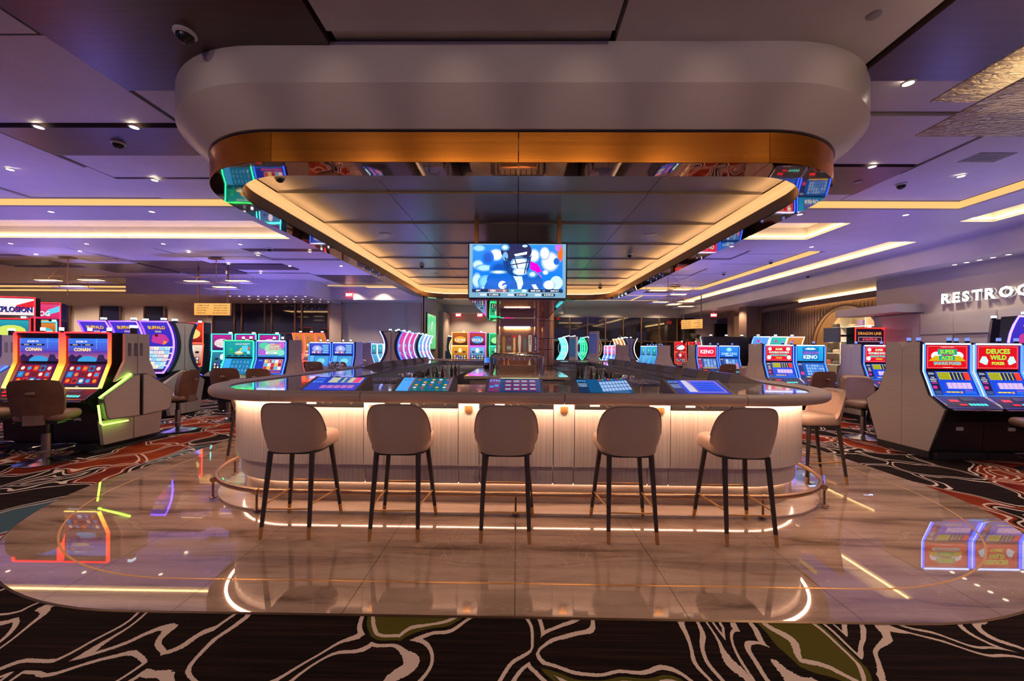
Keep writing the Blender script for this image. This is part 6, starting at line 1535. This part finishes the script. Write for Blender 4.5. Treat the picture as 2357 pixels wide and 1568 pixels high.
exit_sign(-7.0, 16.2, 3.55, 'red exit sign on the bulkhead left of the canopy', zt=3.94); exit_sign(-3.4, 22.6, 3.26, 'red exit sign left above the lion screens', zt=3.45); exit_sign(-2.15, 22.6, 3.26, 'red exit sign right above the lion screens', zt=3.45); exit_sign(3.0, 16.3, 3.56, 'red exit sign hanging right of the television', zt=3.86); exit_sign(9.8, 19.6, 3.1, 'red exit sign before the brown columns, left', zt=3.43); exit_sign(10.9, 19.0, 3.12, 'red exit sign before the brown columns, right', zt=3.43)
rs = root('restroom_sign', 'white lit raised letters reading restrooms on the right wall', 'sign', (9.99, 9.28, 2.60), -PI / 2)
xo = 0
for chh in 'RESTROOMS':
    o, w = letters('letter', chh, .23, .06, [M['letterw'], M['white']], rs, .035); o.location = (xo, 0, 0); xo += w + .045
# back lit glow strip behind the letters is the wall washer in the soffit
for y in (9.1, 8.5, 7.9, 7.3): spot(9.62, y, 3.40, 55, 1.3, (1, .85, .68), .04)
for y in (13.2, 15.6, 17.9): spot(12.9, y, 3.37, 300, 2.4, (1, .86, .66), .1)
ps = MBb(-.03, 0, 0, 2.0, 0, 1.75).build('projection_screen', M['black'], None, loc=(-4.15, 18.0, 1.35)); tag(ps, 'large green sports projection on the side wall far left', 'screen')
p = Pic(1.9, 1.65, lambda u, v, d: (.003 + d, .05 + u * 1.9, .05 + v * 1.65)); p.r(0, 0, 1, 1, '#28b060', '#48d088'); p.r(.2, 0, .215, 1, '#b8f0d0'); p.r(.6, 0, .615, 1, '#b8f0d0'); p.r(.85, 0, .865, 1, '#b8f0d0'); p.e(.42, .62, .06, .11, '#a8b8d8', 10); p.e(.52, .75, .04, .07, '#f0f8ff', 10); p.e(.4, .2, .08, .05, '#e8fff0', 10); p.e(.75, .5, .04, .06, '#6898c0', 8); p.build('picture', ps)
# ------------------------------------------------------------------ shop behind the arch
sh = root('shop_shelves', 'white lit display shelves inside the arched shop', 'shelf unit', (0, 0, 0))
MBb(13.7, 14.15, 14.4, 19.3, .0, .25).build('plinth', M['white'], sh)
for z in (.85, 1.35, 1.85, 2.45): MBb(13.75, 14.15, 14.4, 19.3, z, z + .03).build('shelf', M['white'], sh)
for y in (14.4, 15.6, 16.8, 18.0, 19.27): MBb(13.75, 14.15, y, y + .03, .25, 2.9).build('upright', M['white'], sh)
cl_ = [(.10, .08, .10), (.35, .12, .10), (.15, .10, .22), (.45, .36, .28), (.05, .05, .06)]
k = 0
for z in (.88, 1.38, 1.88, 2.48):
    for y in (14.8, 15.25, 15.95, 16.4, 17.15, 17.6, 18.4, 18.85):
        k += 1
        o = MB().cushion(0, 0, 0, .26, .26 + .04 * (k % 3), .10 + .05 * (k % 4), .06, .03, 5).build('folded_garment', pm('garment_%d' % (k % 5), cl_[k % 5], .8) if k <= 5 else bpy.data.materials['garment_%d' % (k % 5)], None, True, .9, (13.93, y, z)); tag(o, 'small folded garment on a white shop shelf', 'garment', 'goods on the shop shelves')
for i, (y, z) in enumerate([(17.4, 2.0), (16.3, 1.0)]):
    b_ = root('hand_bag', ['golden bag on the upper shop shelf', 'large black bag standing before the shop shelves'][i], 'bag', (13.6 if i else 13.95, y, .25 + .0 if i else 1.88))
    s_ = 1.0 if i else .55
    MB().cushion(0, 0, 0 if i else .12, .3 * s_, .75 * s_, .62 * s_, .1 * s_, .08 * s_, 6).build('body', M['black'] if i else M['brass'], b_, True, .9)
    MB().tube([(0, -.2 * s_, .6 * s_), (0, -.15 * s_, .85 * s_), (0, .15 * s_, .85 * s_), (0, .2 * s_, .6 * s_)], .012, 6).build('handle', M['black'], b_, True)
# kiosks and plants by the far windows
for i, (x, y, h) in enumerate([(2.95, 15.2, 2.15), (2.35, 16.6, 1.98)]):
    r = root('display_totem', ['pale upright display totem right of the bronze column, nearer', 'pale upright display totem right of the bronze column, farther'][i], 'totem', (x, y, 0), -1.0)
    MBb(-.22, .22, 0, .12, 0, h).build('body', M['white'], r); MB().box(-.18, .18, -.006, -.002, h - .85, h - .1, hx('#28386a')).build('screen', M['screen_d'], r)
r = root('potted_plant', 'dark broad leaved plant by the window right of the hanging sign', 'plant', (8.2, 18.2, 0))
MB().lathe([(.22, 0), (.28, .5), (.26, .5), (.2, .45)], 18).build('pot', M['wood'], r, True)
lf = pm('leaf_green', (.02, .035, .02), .5)
for i in range(9):
    a = i * 2.4; L1 = .75 + .15 * (i % 3); h = 1.45 + .25 * (i % 4)
    pts = [(0, 0, .5), (.12 * cos(a), .12 * sin(a), h - .3), (L1 * .5 * cos(a), L1 * .5 * sin(a), h), (L1 * cos(a), L1 * sin(a), h - .25)]
    st = MB().tube(pts[:3], .012, 6).build('stem', lf, r, True)
    d = Vector((cos(a), sin(a), 0)); s_ = Vector((-sin(a), cos(a), 0)); P0 = Vector(pts[2]); P1 = Vector(pts[3])
    mb = MB(); ring = []
    for t in range(7):
        u = t / 6; c_ = P0.lerp(P1, u) + Vector((0, 0, .08 * sin(u * PI))); w_ = .13 * sin(PI * min(1, u * .9 + .08))
        ring.append([c_ - s_ * w_, c_ + Vector((0, 0, -.02)), c_ + s_ * w_])
    mb.loft(ring, False); mb.build('leaf', lf, st, True)
